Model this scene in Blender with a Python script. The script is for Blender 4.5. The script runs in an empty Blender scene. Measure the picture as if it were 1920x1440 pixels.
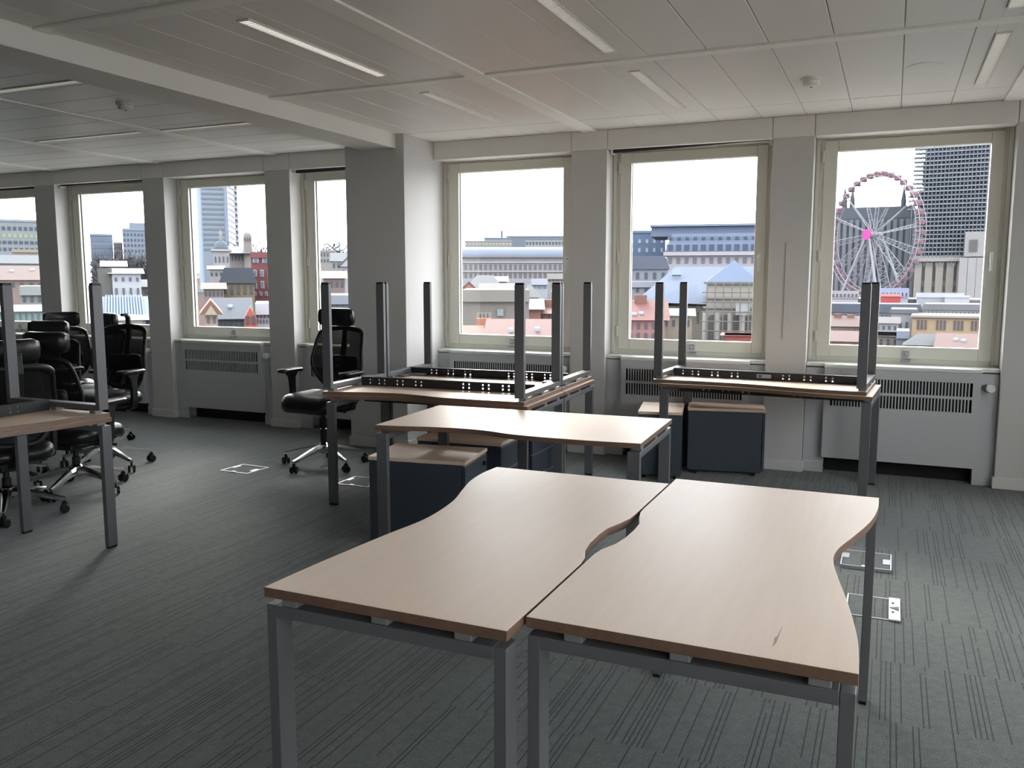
import bpy, math, random
from mathutils import Vector, Matrix

R = math.radians
PI = math.pi
random.seed(7)
scene = bpy.context.scene
col = scene.collection

# ------------------------------------------------------------------ camera, sky, exposure
CAM_H, FPX, YAW, PITCH = 1.48, 1600.0, R(23.92), R(6.9855)
cam = bpy.data.cameras.new('camera')
cam.sensor_width = 36.0
cam.lens = FPX / 1920.0 * 36.0
cam.clip_end = 4000.0
cam_o = bpy.data.objects.new('camera', cam)
col.objects.link(cam_o)
cam_o.location = (0, 0, CAM_H)
cam_o.rotation_euler = (PI / 2 - PITCH, 0, YAW)
scene.camera = cam_o

scene.view_settings.view_transform = 'Standard'
scene.view_settings.look = 'None'
scene.view_settings.gamma = 1.0
scene.view_settings.use_curve_mapping = False
scene.view_settings.exposure = 0.06
scene.cycles.use_denoising = True
scene.cycles.max_bounces = 12
scene.cycles.diffuse_bounces = 6
scene.cycles.transparent_max_bounces = 24

world = bpy.data.worlds.new('sky')
scene.world = world
world.use_nodes = True
wn, wl = world.node_tree.nodes, world.node_tree.links
wn.clear()
w_out = wn.new('ShaderNodeOutputWorld')
w_bg = wn.new('ShaderNodeBackground')
w_co = wn.new('ShaderNodeTexCoord')
w_mp = wn.new('ShaderNodeMapping')
w_mp.inputs['Scale'].default_value = (3.0, 3.0, 14.0)
w_no = wn.new('ShaderNodeTexNoise')
w_no.inputs['Scale'].default_value = 1.6
w_no.inputs['Detail'].default_value = 5.0
w_rp = wn.new('ShaderNodeValToRGB')
w_rp.color_ramp.elements[0].position = 0.30
w_rp.color_ramp.elements[0].color = (0.62, 0.78, 1.0, 1)
w_rp.color_ramp.elements[1].position = 0.52
w_rp.color_ramp.elements[1].color = (0.97, 0.98, 1.0, 1)
wl.new(w_co.outputs['Generated'], w_mp.inputs['Vector'])
wl.new(w_mp.outputs['Vector'], w_no.inputs['Vector'])
wl.new(w_no.outputs['Fac'], w_rp.inputs['Fac'])
wl.new(w_rp.outputs['Color'], w_bg.inputs['Color'])
w_bg.inputs['Strength'].default_value = 11.5
wl.new(w_bg.outputs['Background'], w_out.inputs['Surface'])

sun = bpy.data.lights.new('hazy_sun', 'SUN')
sun.energy = 5.8
sun.angle = R(18)
sun.color = (1.0, 0.95, 0.86)
sun_o = bpy.data.objects.new('hazy_sun', sun)
col.objects.link(sun_o)
SUN_AZ, SUN_EL = R(-31), R(27)                  # veiled sun ahead, left of the windows' normal
sun_dir = Vector((math.sin(SUN_AZ) * math.cos(SUN_EL), math.cos(SUN_AZ) * math.cos(SUN_EL), math.sin(SUN_EL)))
sun_o.rotation_euler = sun_dir.to_track_quat('Z', 'Y').to_euler()
sun_o.location = (0, 0, 60)

# ------------------------------------------------------------------ materials
def pmat(name, color, rough=0.6, metal=0.0, spec=0.5, noise=None, bump=None, emit=None):
    m = bpy.data.materials.new(name)
    m.use_nodes = True
    n, l = m.node_tree.nodes, m.node_tree.links
    b = n['Principled BSDF']
    b.inputs['Base Color'].default_value = (*color, 1)
    b.inputs['Roughness'].default_value = rough
    b.inputs['Metallic'].default_value = metal
    b.inputs['Specular IOR Level'].default_value = spec
    if noise or bump:
        tc = n.new('ShaderNodeTexCoord')
    if noise:                                    # (scale, amount)
        t = n.new('ShaderNodeTexNoise')
        t.inputs['Scale'].default_value = noise[0]
        t.inputs['Detail'].default_value = 6
        mx = n.new('ShaderNodeMix'); mx.data_type = 'RGBA'
        k = noise[1]
        mx.inputs[6].default_value = (*[c * (1 - k) for c in color], 1)
        mx.inputs[7].default_value = (*[min(1, c * (1 + k)) for c in color], 1)
        l.new(tc.outputs['Object'], t.inputs['Vector'])
        l.new(t.outputs['Fac'], mx.inputs[0])
        l.new(mx.outputs[2], b.inputs['Base Color'])
    if bump:                                     # (scale, strength)
        t2 = n.new('ShaderNodeTexNoise')
        t2.inputs['Scale'].default_value = bump[0]
        t2.inputs['Detail'].default_value = 3
        bp = n.new('ShaderNodeBump')
        bp.inputs['Strength'].default_value = bump[1]
        bp.inputs['Distance'].default_value = 0.01
        l.new(tc.outputs['Object'], t2.inputs['Vector'])
        l.new(t2.outputs['Fac'], bp.inputs['Height'])
        l.new(bp.outputs['Normal'], b.inputs['Normal'])
    if emit:
        b.inputs['Emission Color'].default_value = (*emit[0], 1)
        b.inputs['Emission Strength'].default_value = emit[1]
    return m

def wood_mat(name, dark, light, rough, stretch=(1.3, 22, 22), marks=False):
    m = bpy.data.materials.new(name); m.use_nodes = True
    n, l = m.node_tree.nodes, m.node_tree.links
    b = n['Principled BSDF']
    b.inputs['Roughness'].default_value = rough
    b.inputs['Specular IOR Level'].default_value = 0.85
    tc = n.new('ShaderNodeTexCoord'); mp = n.new('ShaderNodeMapping')
    mp.inputs['Scale'].default_value = stretch
    t = n.new('ShaderNodeTexNoise'); t.inputs['Scale'].default_value = 2.0; t.inputs['Detail'].default_value = 8; t.inputs['Roughness'].default_value = 0.65
    cr = n.new('ShaderNodeValToRGB')
    cr.color_ramp.elements[0].position = 0.32; cr.color_ramp.elements[0].color = (*dark, 1)
    cr.color_ramp.elements[1].position = 0.7; cr.color_ramp.elements[1].color = (*light, 1)
    l.new(tc.outputs['Object'], mp.inputs['Vector']); l.new(mp.outputs['Vector'], t.inputs['Vector'])
    l.new(t.outputs['Fac'], cr.inputs['Fac']); l.new(cr.outputs['Color'], b.inputs['Base Color'])
    t2 = n.new('ShaderNodeTexNoise'); t2.inputs['Scale'].default_value = 3.0; t2.inputs['Detail'].default_value = 4
    mr = n.new('ShaderNodeMapRange'); mr.inputs[3].default_value = rough - 0.03; mr.inputs[4].default_value = rough + 0.04
    l.new(tc.outputs['Object'], t2.inputs['Vector']); l.new(t2.outputs['Fac'], mr.inputs[0]); l.new(mr.outputs[0], b.inputs['Roughness'])
    return m

def carpet_mat():
    m = bpy.data.materials.new('carpet_tile_stripes'); m.use_nodes = True
    n, l = m.node_tree.nodes, m.node_tree.links
    b = n['Principled BSDF']; b.inputs['Roughness'].default_value = 0.95; b.inputs['Specular IOR Level'].default_value = 0.15
    b.inputs['Sheen Weight'].default_value = 0.25; b.inputs['Sheen Roughness'].default_value = 0.4
    tc = n.new('ShaderNodeTexCoord'); sp = n.new('ShaderNodeSeparateXYZ'); l.new(tc.outputs['Object'], sp.inputs[0])
    def mth(op, a, b2=None):
        q = n.new('ShaderNodeMath'); q.operation = op
        for i, v in enumerate((a, b2)):
            if v is None: continue
            if isinstance(v, (int, float)): q.inputs[i].default_value = v
            else: l.new(v, q.inputs[i])
        return q.outputs[0]
    # half-metre tiles: each tile offsets its own stripes
    tx = mth('FLOOR', mth('DIVIDE', sp.outputs[0], 0.5)); ty = mth('FLOOR', mth('DIVIDE', sp.outputs[1], 0.5))
    cb = n.new('ShaderNodeCombineXYZ'); l.new(tx, cb.inputs[0]); l.new(ty, cb.inputs[1])
    wno = n.new('ShaderNodeTexWhiteNoise'); wno.noise_dimensions = '3D'; l.new(cb.outputs[0], wno.inputs['Vector'])
    off = mth('MULTIPLY', wno.outputs['Value'], 3.7)
    # stripe coordinate
    sx = mth('ADD', sp.outputs[0], off)
    cell = mth('FLOOR', mth('DIVIDE', sx, 0.0170))
    frac = mth('SUBTRACT', mth('DIVIDE', sx, 0.0170), cell)
    w2 = n.new('ShaderNodeTexWhiteNoise'); w2.noise_dimensions = '1D'; l.new(mth('ADD', cell, mth('MULTIPLY', off, 9.0)), w2.inputs['W'])
    line = mth('MULTIPLY', mth('LESS_THAN', frac, 0.28), mth('GREATER_THAN', w2.outputs['Value'], 0.60))
    # some stripes break off inside the tile
    seg = n.new('ShaderNodeTexNoise'); seg.inputs['Scale'].default_value = 1.0; seg.inputs['Detail'].default_value = 1
    c2 = n.new('ShaderNodeCombineXYZ'); l.new(mth('MULTIPLY', cell, 13.7), c2.inputs[0]); l.new(mth('MULTIPLY', sp.outputs[1], 2.2), c2.inputs[1])
    l.new(c2.outputs[0], seg.inputs['Vector'])
    line = mth('MULTIPLY', line, mth('GREATER_THAN', seg.outputs['Fac'], 0.30))
    pile = n.new('ShaderNodeTexNoise'); pile.inputs['Scale'].default_value = 260.0; pile.inputs['Detail'].default_value = 2
    l.new(tc.outputs['Object'], pile.inputs['Vector'])
    cr = n.new('ShaderNodeValToRGB')
    cr.color_ramp.elements[0].position = 0.3; cr.color_ramp.elements[0].color = (0.020, 0.026, 0.025, 1)
    cr.color_ramp.elements[1].position = 0.72; cr.color_ramp.elements[1].color = (0.130, 0.146, 0.134, 1)
    # fine ribs of the pile mixed with the yarn speckle
    rib = mth('MULTIPLY', mth('SINE', mth('MULTIPLY', sp.outputs[0], 1300.0)), 0.10)
    mid = n.new('ShaderNodeTexNoise'); mid.inputs['Scale'].default_value = 120.0; mid.inputs['Detail'].default_value = 3; mid.inputs['Roughness'].default_value = 0.8
    l.new(tc.outputs['Object'], mid.inputs['Vector'])
    yarn = mth('ADD', mth('ADD', mth('MULTIPLY', pile.outputs['Fac'], 0.45), mth('MULTIPLY', mid.outputs['Fac'], 0.55)), rib)
    l.new(yarn, cr.inputs['Fac'])
    big = n.new('ShaderNodeTexNoise'); big.inputs['Scale'].default_value = 26.0; big.inputs['Detail'].default_value = 3
    l.new(tc.outputs['Object'], big.inputs['Vector'])
    mxb = n.new('ShaderNodeMix'); mxb.data_type = 'RGBA'; mxb.blend_type = 'MULTIPLY'
    mrb = n.new('ShaderNodeMapRange'); mrb.inputs[1].default_value = 0.3; mrb.inputs[2].default_value = 0.7; mrb.inputs[3].default_value = 0.82; mrb.inputs[4].default_value = 1.12
    l.new(big.outputs['Fac'], mrb.inputs[0])
    cbb = n.new('ShaderNodeCombineColor')
    for i in range(3): l.new(mrb.outputs[0], cbb.inputs[i])
    mxb.inputs[0].default_value = 1.0
    l.new(cr.outputs['Color'], mxb.inputs[6]); l.new(cbb.outputs[0], mxb.inputs[7])
    mx = n.new('ShaderNodeMix'); mx.data_type = 'RGBA'
    l.new(line, mx.inputs[0]); l.new(mxb.outputs[2], mx.inputs[6]); mx.inputs[7].default_value = (0.012, 0.015, 0.016, 1)
    l.new(mx.outputs[2], b.inputs['Base Color'])
    bp = n.new('ShaderNodeBump'); bp.inputs['Strength'].default_value = 0.35; bp.inputs['Distance'].default_value = 0.004
    h = mth('SUBTRACT', pile.outputs['Fac'], line); l.new(h, bp.inputs['Height']); l.new(bp.outputs['Normal'], b.inputs['Normal'])
    return m

def glass_mat(name, tint, refl=1.0):
    m = bpy.data.materials.new(name); m.use_nodes = True
    n, l = m.node_tree.nodes, m.node_tree.links
    n.clear()
    o = n.new('ShaderNodeOutputMaterial'); mx = n.new('ShaderNodeMixShader')
    tr = n.new('ShaderNodeBsdfTransparent'); tr.inputs[0].default_value = (*tint, 1)
    gl = n.new('ShaderNodeBsdfGlossy'); gl.inputs['Roughness'].default_value = 0.02; gl.inputs[0].default_value = (refl, refl, refl, 1)
    lw = n.new('ShaderNodeLayerWeight'); lw.inputs[0].default_value = 0.5
    pw = n.new('ShaderNodeMath'); pw.operation = 'POWER'; pw.inputs[1].default_value = 5.0; l.new(lw.outputs['Facing'], pw.inputs[0])
    ad = n.new('ShaderNodeMath'); ad.operation = 'MULTIPLY_ADD'; ad.inputs[1].default_value = 0.60; ad.inputs[2].default_value = 0.035; l.new(pw.outputs[0], ad.inputs[0])
    l.new(ad.outputs[0], mx.inputs[0]); l.new(tr.outputs[0], mx.inputs[1]); l.new(gl.outputs[0], mx.inputs[2]); l.new(mx.outputs[0], o.inputs[0])
    return m

def mesh_fabric_mat():
    m = bpy.data.materials.new('chair_mesh_fabric'); m.use_nodes = True
    n, l = m.node_tree.nodes, m.node_tree.links
    b = n['Principled BSDF']; b.inputs['Base Color'].default_value = (0.006, 0.006, 0.0065, 1); b.inputs['Roughness'].default_value = 0.7; b.inputs['Specular IOR Level'].default_value = 0.2
    o = n['Material Output']
    mx = n.new('ShaderNodeMixShader'); tr = n.new('ShaderNodeBsdfTransparent')
    mx.inputs[0].default_value = 0.88
    l.new(tr.outputs[0], mx.inputs[1]); l.new(b.outputs[0], mx.inputs[2]); l.new(mx.outputs[0], o.inputs['Surface'])
    return m

M = dict(
    wall=pmat('painted_wall_white', (0.545, 0.53, 0.51), 0.75, noise=(3, 0.02), bump=(120, 0.03)),
    pelmet=pmat('pelmet_white', (0.74, 0.71, 0.67), 0.6),
    frame=pmat('cream_window_paint', (0.66, 0.64, 0.555), 0.45),
    sill=pmat('sill_white', (0.68, 0.69, 0.66), 0.4),
    skirt=pmat('skirting_white', (0.62, 0.61, 0.58), 0.55),
    ceilp=pmat('ceiling_metal_panel', (0.77, 0.74, 0.70), 0.42, spec=0.35, noise=(1.2, 0.015)),
    ceils=pmat('ceiling_rail', (0.88, 0.85, 0.80), 0.6),
    void=pmat('ceiling_void', (0.12, 0.12, 0.115), 0.9),
    louv=pmat('lamp_louvre', (0.86, 0.84, 0.80), 0.3),
    lampf=pmat('lamp_frame', (0.72, 0.70, 0.66), 0.4),
    tube=pmat('lamp_diffuser', (0.85, 0.84, 0.80), 0.35, emit=((1.0, 0.95, 0.88), 0.28)),
    tubeb=pmat('lamp_diffuser_bright', (0.85, 0.84, 0.80), 0.35, emit=((1.0, 0.96, 0.90), 0.75)),
    carpet=carpet_mat(),
    wood=wood_mat('walnut_laminate', (0.66, 0.495, 0.368), (0.695, 0.53, 0.40), 0.47),
    edge=wood_mat('walnut_edge_band_shaded', (0.105, 0.055, 0.032), (0.15, 0.082, 0.048), 0.45),  # brown edge band, colour darkened further for its backlit side
    steel=pmat('silver_grey_powder_coat', (0.115, 0.115, 0.119), 0.42, metal=0.25),
    clip=pmat('spacer_block_grey', (0.16, 0.16, 0.155), 0.4),
    black=pmat('black_plastic', (0.006, 0.006, 0.0065), 0.45, spec=0.35),
    tray=pmat('black_cable_beam', (0.012, 0.012, 0.013), 0.5),
    leather=pmat('black_leather', (0.007, 0.007, 0.0075), 0.32, spec=0.4, bump=(60, 0.08)),
    meshf=mesh_fabric_mat(),
    chrome=pmat('polished_aluminium', (0.62, 0.62, 0.64), 0.16, metal=1.0),
    ped=pmat('pedestal_blue_grey', (0.034, 0.045, 0.058), 0.45),
    rad=pmat('radiator_white', (0.47, 0.475, 0.48), 0.5),
    dark=pmat('dark_recess', (0.012, 0.012, 0.012), 0.9),  # near-black, for painted shade in recesses and for small black parts
    knob=pmat('valve_white', (0.72, 0.72, 0.68), 0.4),
    blind=pmat('blind_rail_black', (0.02, 0.02, 0.022), 0.5),
    det=pmat('detector_white', (0.75, 0.74, 0.70), 0.45),
    alu=pmat('floor_box_aluminium', (0.36, 0.37, 0.39), 0.45, metal=0.6),
    glass=glass_mat('window_glass', (0.95, 0.955, 0.95)),
    label=pmat('maker_label_grey', (0.30, 0.31, 0.33), 0.5),
    labelb=pmat('maker_label_blue', (0.05, 0.08, 0.22), 0.5),
)

# ------------------------------------------------------------------ mesh helpers
class MB:
    def __init__(s): s.v, s.f, s.m = [], [], []
    def face(s, idx, mi=0): s.f.append(idx); s.m.append(mi)
    def box(s, x0, x1, y0, y1, z0, z1, mi=0, M4=None):
        b = len(s.v)
        p = [(x0, y0, z0), (x1, y0, z0), (x1, y1, z0), (x0, y1, z0), (x0, y0, z1), (x1, y0, z1), (x1, y1, z1), (x0, y1, z1)]
        s.v += [tuple(M4 @ Vector(q)) for q in p] if M4 else p
        for q in ((0, 3, 2, 1), (4, 5, 6, 7), (0, 1, 5, 4), (1, 2, 6, 5), (2, 3, 7, 6), (3, 0, 4, 7)):
            s.face(tuple(b + i for i in q), mi)
        return s
    def prism(s, poly, z0, z1, mt=0, ms=0, M4=None):
        b, n = len(s.v), len(poly)
        p = [(x, y, z0) for x, y in poly] + [(x, y, z1) for x, y in poly]
        s.v += [tuple(M4 @ Vector(q)) for q in p] if M4 else p
        s.face(tuple(b + n + i for i in range(n)), mt)
        s.face(tuple(b + n - 1 - i for i in range(n)), mt)
        for i in range(n):
            j = (i + 1) % n
            s.face((b + i, b + j, b + n + j, b + n + i), ms)
        return s
    def rings(s, rings, cap=True, mi=0, closed=True):
        b, n = len(s.v), len(rings[0])
        for r in rings: s.v += [tuple(q) for q in r]
        for k in range(len(rings) - 1):
            for i in range(n if closed else n - 1):
                j = (i + 1) % n
                s.face((b + k * n + i, b + k * n + j, b + (k + 1) * n + j, b + (k + 1) * n + i), mi)
        if cap:
            s.face(tuple(b + n - 1 - i for i in range(n)), mi)
            t = b + (len(rings) - 1) * n
            s.face(tuple(t + i for i in range(n)), mi)
        return s
    def tube(s, pts, rad, n=10, mi=0, cap=True):
        pts = [Vector(p) for p in pts]
        if not hasattr(rad, '__len__'): rad = [rad] * len(pts)
        rr, up = [], None
        for i, p in enumerate(pts):
            d = (pts[min(i + 1, len(pts) - 1)] - pts[max(i - 1, 0)]).normalized()
            if up is None:
                up = Vector((0, 0, 1)) if abs(d.z) < 0.9 else Vector((1, 0, 0))
            a = d.cross(up)
            if a.length < 1e-4: a = d.cross(Vector((0, 1, 0)))
            a.normalize(); b2 = a.cross(d).normalized(); up = b2
            rr.append([p + (a * math.cos(2 * PI * k / n) + b2 * math.sin(2 * PI * k / n)) * rad[i] for k in range(n)])
        return s.rings([list(reversed(r)) for r in rr], cap, mi)
    def lathe(s, prof, c=(0, 0, 0), n=24, mi=0):
        return s.rings([[(c[0] + r * math.cos(2 * PI * k / n), c[1] + r * math.sin(2 * PI * k / n), c[2] + z) for k in range(n)] for r, z in prof], True, mi)
    def mesh(s, name, mats, smooth=False):
        me = bpy.data.meshes.new(name)
        me.from_pydata(s.v, [], s.f)
        for m in (mats if isinstance(mats, (list, tuple)) else [mats]): me.materials.append(m)
        if any(s.m): me.polygons.foreach_set('material_index', s.m)
        if smooth: me.polygons.foreach_set('use_smooth', [True] * len(me.polygons))
        me.update()
        return me
    def build(s, name, mats, parent=None, smooth=False, bevel=None, loc=None, rot=None):
        o = link(name, s.mesh(name, mats, smooth), parent, loc, rot)
        if bevel:
            b = o.modifiers.new('edge', 'BEVEL'); b.width = bevel; b.segments = 2; b.limit_method = 'ANGLE'; b.angle_limit = R(40)
        if smooth == 'auto':
            pass
        return o

def link(name, me, parent=None, loc=None, rot=None):
    o = bpy.data.objects.new(name, me); col.objects.link(o)
    if parent: o.parent = parent
    if loc: o.location = loc
    if rot: o.rotation_euler = rot
    return o

def tag(o, label=None, cat=None, group=None, kind=None):
    if label: o['label'] = label
    if cat: o['category'] = cat
    if group: o['group'] = group
    if kind: o['kind'] = kind
    return o

def thing(name, label, cat, loc=(0, 0, 0), rot=(0, 0, 0), group=None, kind=None):
    o = bpy.data.objects.new(name, None); col.objects.link(o)
    o.empty_display_size = 0.1
    o.location = loc; o.rotation_euler = rot
    return tag(o, label, cat, group, kind)

def copy_tree(o, parent=None):
    c = o.copy(); col.objects.link(c); c.parent = parent
    for ch in list(o.children): copy_tree(ch, c)
    return c

def rrect(hx, hy, r, n=6, cx=0, cy=0):
    out = []
    for (sx, sy, a0) in ((1, 1, 0), (-1, 1, 90), (-1, -1, 180), (1, -1, 270)):
        for k in range(n + 1):
            a = R(a0 + 90 * k / n)
            out.append((cx + sx * (hx - r) + r * math.cos(a), cy + sy * (hy - r) + r * math.sin(a)))
    return out

def catmull(pts, per=6):
    out = []
    P = [pts[0]] + list(pts) + [pts[-1]]
    for i in range(1, len(P) - 2):
        for k in range(per):
            t = k / per
            q = []
            for a in range(len(pts[0])):
                p0, p1, p2, p3 = (P[i + d][a] for d in (-1, 0, 1, 2))
                q.append(0.5 * ((2 * p1) + (-p0 + p2) * t + (2 * p0 - 5 * p1 + 4 * p2 - p3) * t * t + (-p0 + 3 * p1 - 3 * p2 + p3) * t ** 3))
            out.append(tuple(q))
    out.append(tuple(pts[-1]))
    return out

# ------------------------------------------------------------------ the room
YP, YF, ZC = 6.84, 7.03, 2.69          # pier faces, window plane, ceiling
XL, XR, YB = -15.0, 2.45, -4.6
piers = [(-8.976, -8.650), (-7.315, -7.016), (-5.695, -5.390), (-2.494, -2.185), (-0.880, -0.583), (0.726, 1.03)]
opens = [(-10.300, -8.976), (-8.650, -7.315), (-7.016, -5.695), (-5.390, -4.085), (-3.800, -2.494), (-2.185, -0.880), (-0.583, 0.726), (1.03, 2.34)]

o = MB().box(XL, XR, YB, 7.3, -0.2, 0.0).build('floor', M['carpet'])
tag(o, 'grey green striped carpet tiles covering the office floor', kind='structure')

# window wall: a masonry wall with openings, piers stand in front of it
w = MB()
w.box(XL, XR, YF - 0.0, 7.25, 0.0, 0.84)
w.box(XL, XR, YF - 0.0, 7.25, 2.535, 2.9)
edges = [XL] + [e for ab in opens for e in ab] + [XR]
for i in range(0, len(edges), 2):
    w.box(edges[i], edges[i + 1], YF, 7.25, 0.84, 2.535)
wall_front = w.build('wall_front', M['wall'])
tag(wall_front, 'white window wall running along the far side of the office', kind='structure')
for i, (a, b) in enumerate(piers + [(-10.62, -10.30), (2.34, XR)]):
    p = MB().box(a, b, YP, YF, 0.0, 2.535).build('pier', M['wall'], wall_front, bevel=0.004)
    MB().box(a - 0.012, b + 0.012, YP - 0.014, YF, 0.0, 0.082).build('skirting', M['skirt'], wall_front, bevel=0.003)
MB().box(XL, -10.62, YP, YF, 0.0, 2.535).build('pier', M['wall'], wall_front)
# pelmet boards run across the top in pieces with a seam at each pier
seams = [XL, -10.62, -10.30, -8.976, -8.660, -7.325, -7.017, -5.705, -5.388, -4.39]
for a, b in zip(seams, seams[1:]):
    MB().box(a + 0.002, b - 0.002, YP, YF, 2.535, ZC).build('pelmet_board', M['pelmet'], wall_front, bevel=0.002)
seams = [-3.80, -2.494, -2.183, -0.885, -0.582, 0.725, 1.03, 2.34, XR]
for a, b in zip(seams, seams[1:]):
    MB().box(a + 0.002, b - 0.002, YP, YF, 2.535, ZC).build('pelmet_board', M['pelmet'], wall_front, bevel=0.002)
MB().box(-0.757, -0.725, YP - 0.012, YP, 1.03, 1.757).build('cable_cover', M['wall'], wall_front, bevel=0.003)

# pillar and the beam that runs from it into the room
pil = MB().box(-4.39, -3.80, 6.33, 7.03, 0.0, ZC).build('wall_pillar', M['wall'], bevel=0.004)
tag(pil, 'wide white pillar standing forward of the window wall under the beam', kind='structure')
MB().box(-4.404, -3.786, 6.316, 7.03, 0.0, 0.082).build('skirting', M['skirt'], pil, bevel=0.003)
beam = MB().box(-4.205, -3.875, YB, 6.33, 2.572, 2.9).build('ceiling_beam', M['pelmet'], bevel=0.004)
tag(beam, 'boxed white beam crossing the ceiling to the pillar', kind='structure')

# other walls, plain
wb = MB().box(XL, XR, YB - 0.2, YB, 0, 2.9).build('wall_back', M['wall'])
tag(wb, 'plain white back wall of the office behind the viewer', kind='structure')
wl_ = MB().box(XL - 0.2, XL, YB - 0.2, 7.25, 0, 2.9).build('wall_left', M['wall'])
tag(wl_, 'plain white end wall of the office past the chairs', kind='structure')
wr = MB(); side_open = [(-3.6, -2.2), (-1.9, -0.5), (-0.2, 1.2), (1.5, 2.9), (3.2, 4.6)]
wr.box(XR, XR + 0.25, YB - 0.2, 7.25, 0, 0.88); wr.box(XR, XR + 0.25, YB - 0.2, 7.25, 2.5, 2.9)
yy = YB - 0.2
for a, b in side_open: wr.box(XR, XR + 0.25, yy, a, 0.88, 2.5); yy = b
wr.box(XR, XR + 0.25, yy, 7.25, 0.88, 2.5)
wr = wr.build('wall_right', M['wall'])
for a, b in side_open:
    q = MB(); q.box(XR + .12, XR + .18, a, a + .09, .88, 2.5); q.box(XR + .12, XR + .18, b - .09, b, .88, 2.5); q.box(XR + .12, XR + .18, a + .09, b - .09, .88, .97); q.box(XR + .12, XR + .18, a + .09, b - .09, 2.41, 2.5)
    q.build('sash', M['frame'], wr); MB().box(XR + .147, XR + .153, a + .085, b - .085, .965, 2.415).build('pane', M['glass'], wr)
tag(wr, 'white side wall with windows just outside the picture', kind='structure')

# ---- ceiling: rails and metal panels hung under a dark void
ceil = MB().box(XL, XR, YB, 7.25, 2.72, 2.9).build('ceiling', M['void'])
tag(ceil, 'suspended ceiling of grey metal panels and pale rails', kind='structure')
def rail(x0, x1, y0, y1, nm='ceiling_rail'):
    MB().box(x0, x1, y0, y1, ZC - 0.010, 2.72).build(nm, M['ceils'], ceil, bevel=0.002)
lamps = []
panel_cache = {}
def cpanel(x0, x1, y0, y1):
    g = 0.0012
    sx, sy = round(x1 - x0, 4), round(y1 - y0, 4)
    if sx < 0.02 or sy < 0.02: return
    if (sx, sy) not in panel_cache:
        b = MB()
        hx, hy = sx / 2 - g, sy / 2 - g
        c = 0.004
        b.rings([[(-hx, -hy, 0.018), (hx, -hy, 0.018), (hx, hy, 0.018), (-hx, hy, 0.018)],
                 [(-hx, -hy, c), (hx, -hy, c), (hx, hy, c), (-hx, hy, c)],
                 [(-hx + c, -hy + c, 0), (hx - c, -hy + c, 0), (hx - c, hy - c, 0), (-hx + c, hy - c, 0)]])
        b.f = [tuple(reversed(f)) for f in b.f]
        panel_cache[(sx, sy)] = b.mesh('ceiling_panel', M['ceilp'])
    link('ceiling_panel', panel_cache[(sx, sy)], ceil, ((x0 + x1) / 2, (y0 + y1) / 2, ZC))
def lamp(x, y, ln, along, label, bright=False):
    t = thing('ceiling_light', label, 'light', (x, y, ZC - 0.004), (0, 0, 0 if along == 'y' else PI / 2), group='slim recessed ceiling lights')
    hw, hl = 0.036, ln / 2
    f = MB()
    f.box(-hw, -hw + 0.006, -hl, hl, -0.004, 0.028); f.box(hw - 0.006, hw, -hl, hl, -0.004, 0.028)
    f.box(-hw + 0.006, hw - 0.006, -hl, -hl + 0.006, -0.004, 0.028); f.box(-hw + 0.006, hw - 0.006, hl - 0.006, hl, -0.004, 0.028)
    f.box(-hw + 0.006, hw - 0.006, -hl + 0.006, hl - 0.006, 0.0235, 0.028)
    f.build('frame', M['lampf'], t)
    lv = MB(); n = int(ln / 0.022)
    for i in range(n):
        yy = -hl + 0.012 + (ln - 0.024) * i / (n - 1)
        lv.box(-hw + 0.006, hw - 0.006, yy - 0.001, yy + 0.001, -0.003, 0.001)
    lo = lv.build('louvre_fins', M['louv'], t); lo['kind'] = 'stuff'
    MB().box(-0.0295, 0.0295, -hl + 0.007, hl - 0.007, 0.0012, 0.022).build('diffuser', M['tubeb' if bright else 'tube'], t, bevel=0.003)
    lamps.append((x, y, ln, along))
lamp(-2.847, 3.91, 1.21, 'y', 'slim ceiling light, brightest, nearest the boxed beam', True)
lamp(-2.847, 5.60, 1.17, 'y', 'slim ceiling light just in front of the pillar')
lamp(-1.442, 3.94, 1.21, 'y', 'wide louvred ceiling light cut off by the top edge')
lamp(-1.442, 5.61, 1.20, 'y', 'slim ceiling light above the desk stack and middle window')
lamp(0.440, 5.59, 1.20, 'y', 'slim ceiling light in front of the ferris wheel window')
lamp(0.440, 3.95, 1.21, 'y', 'slim ceiling light end just showing in the upper right corner')
lamp(-4.92, 5.41, 1.20, 'x', 'slim crosswise ceiling light beside the boxed beam near the windows')
lamp(-6.36, 5.38, 1.22, 'x', 'slim crosswise ceiling light furthest from the boxed beam')
lamp(-4.92, 3.875, 1.20, 'x', 'slim crosswise ceiling light cut by the picture edge beside the beam')

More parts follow.
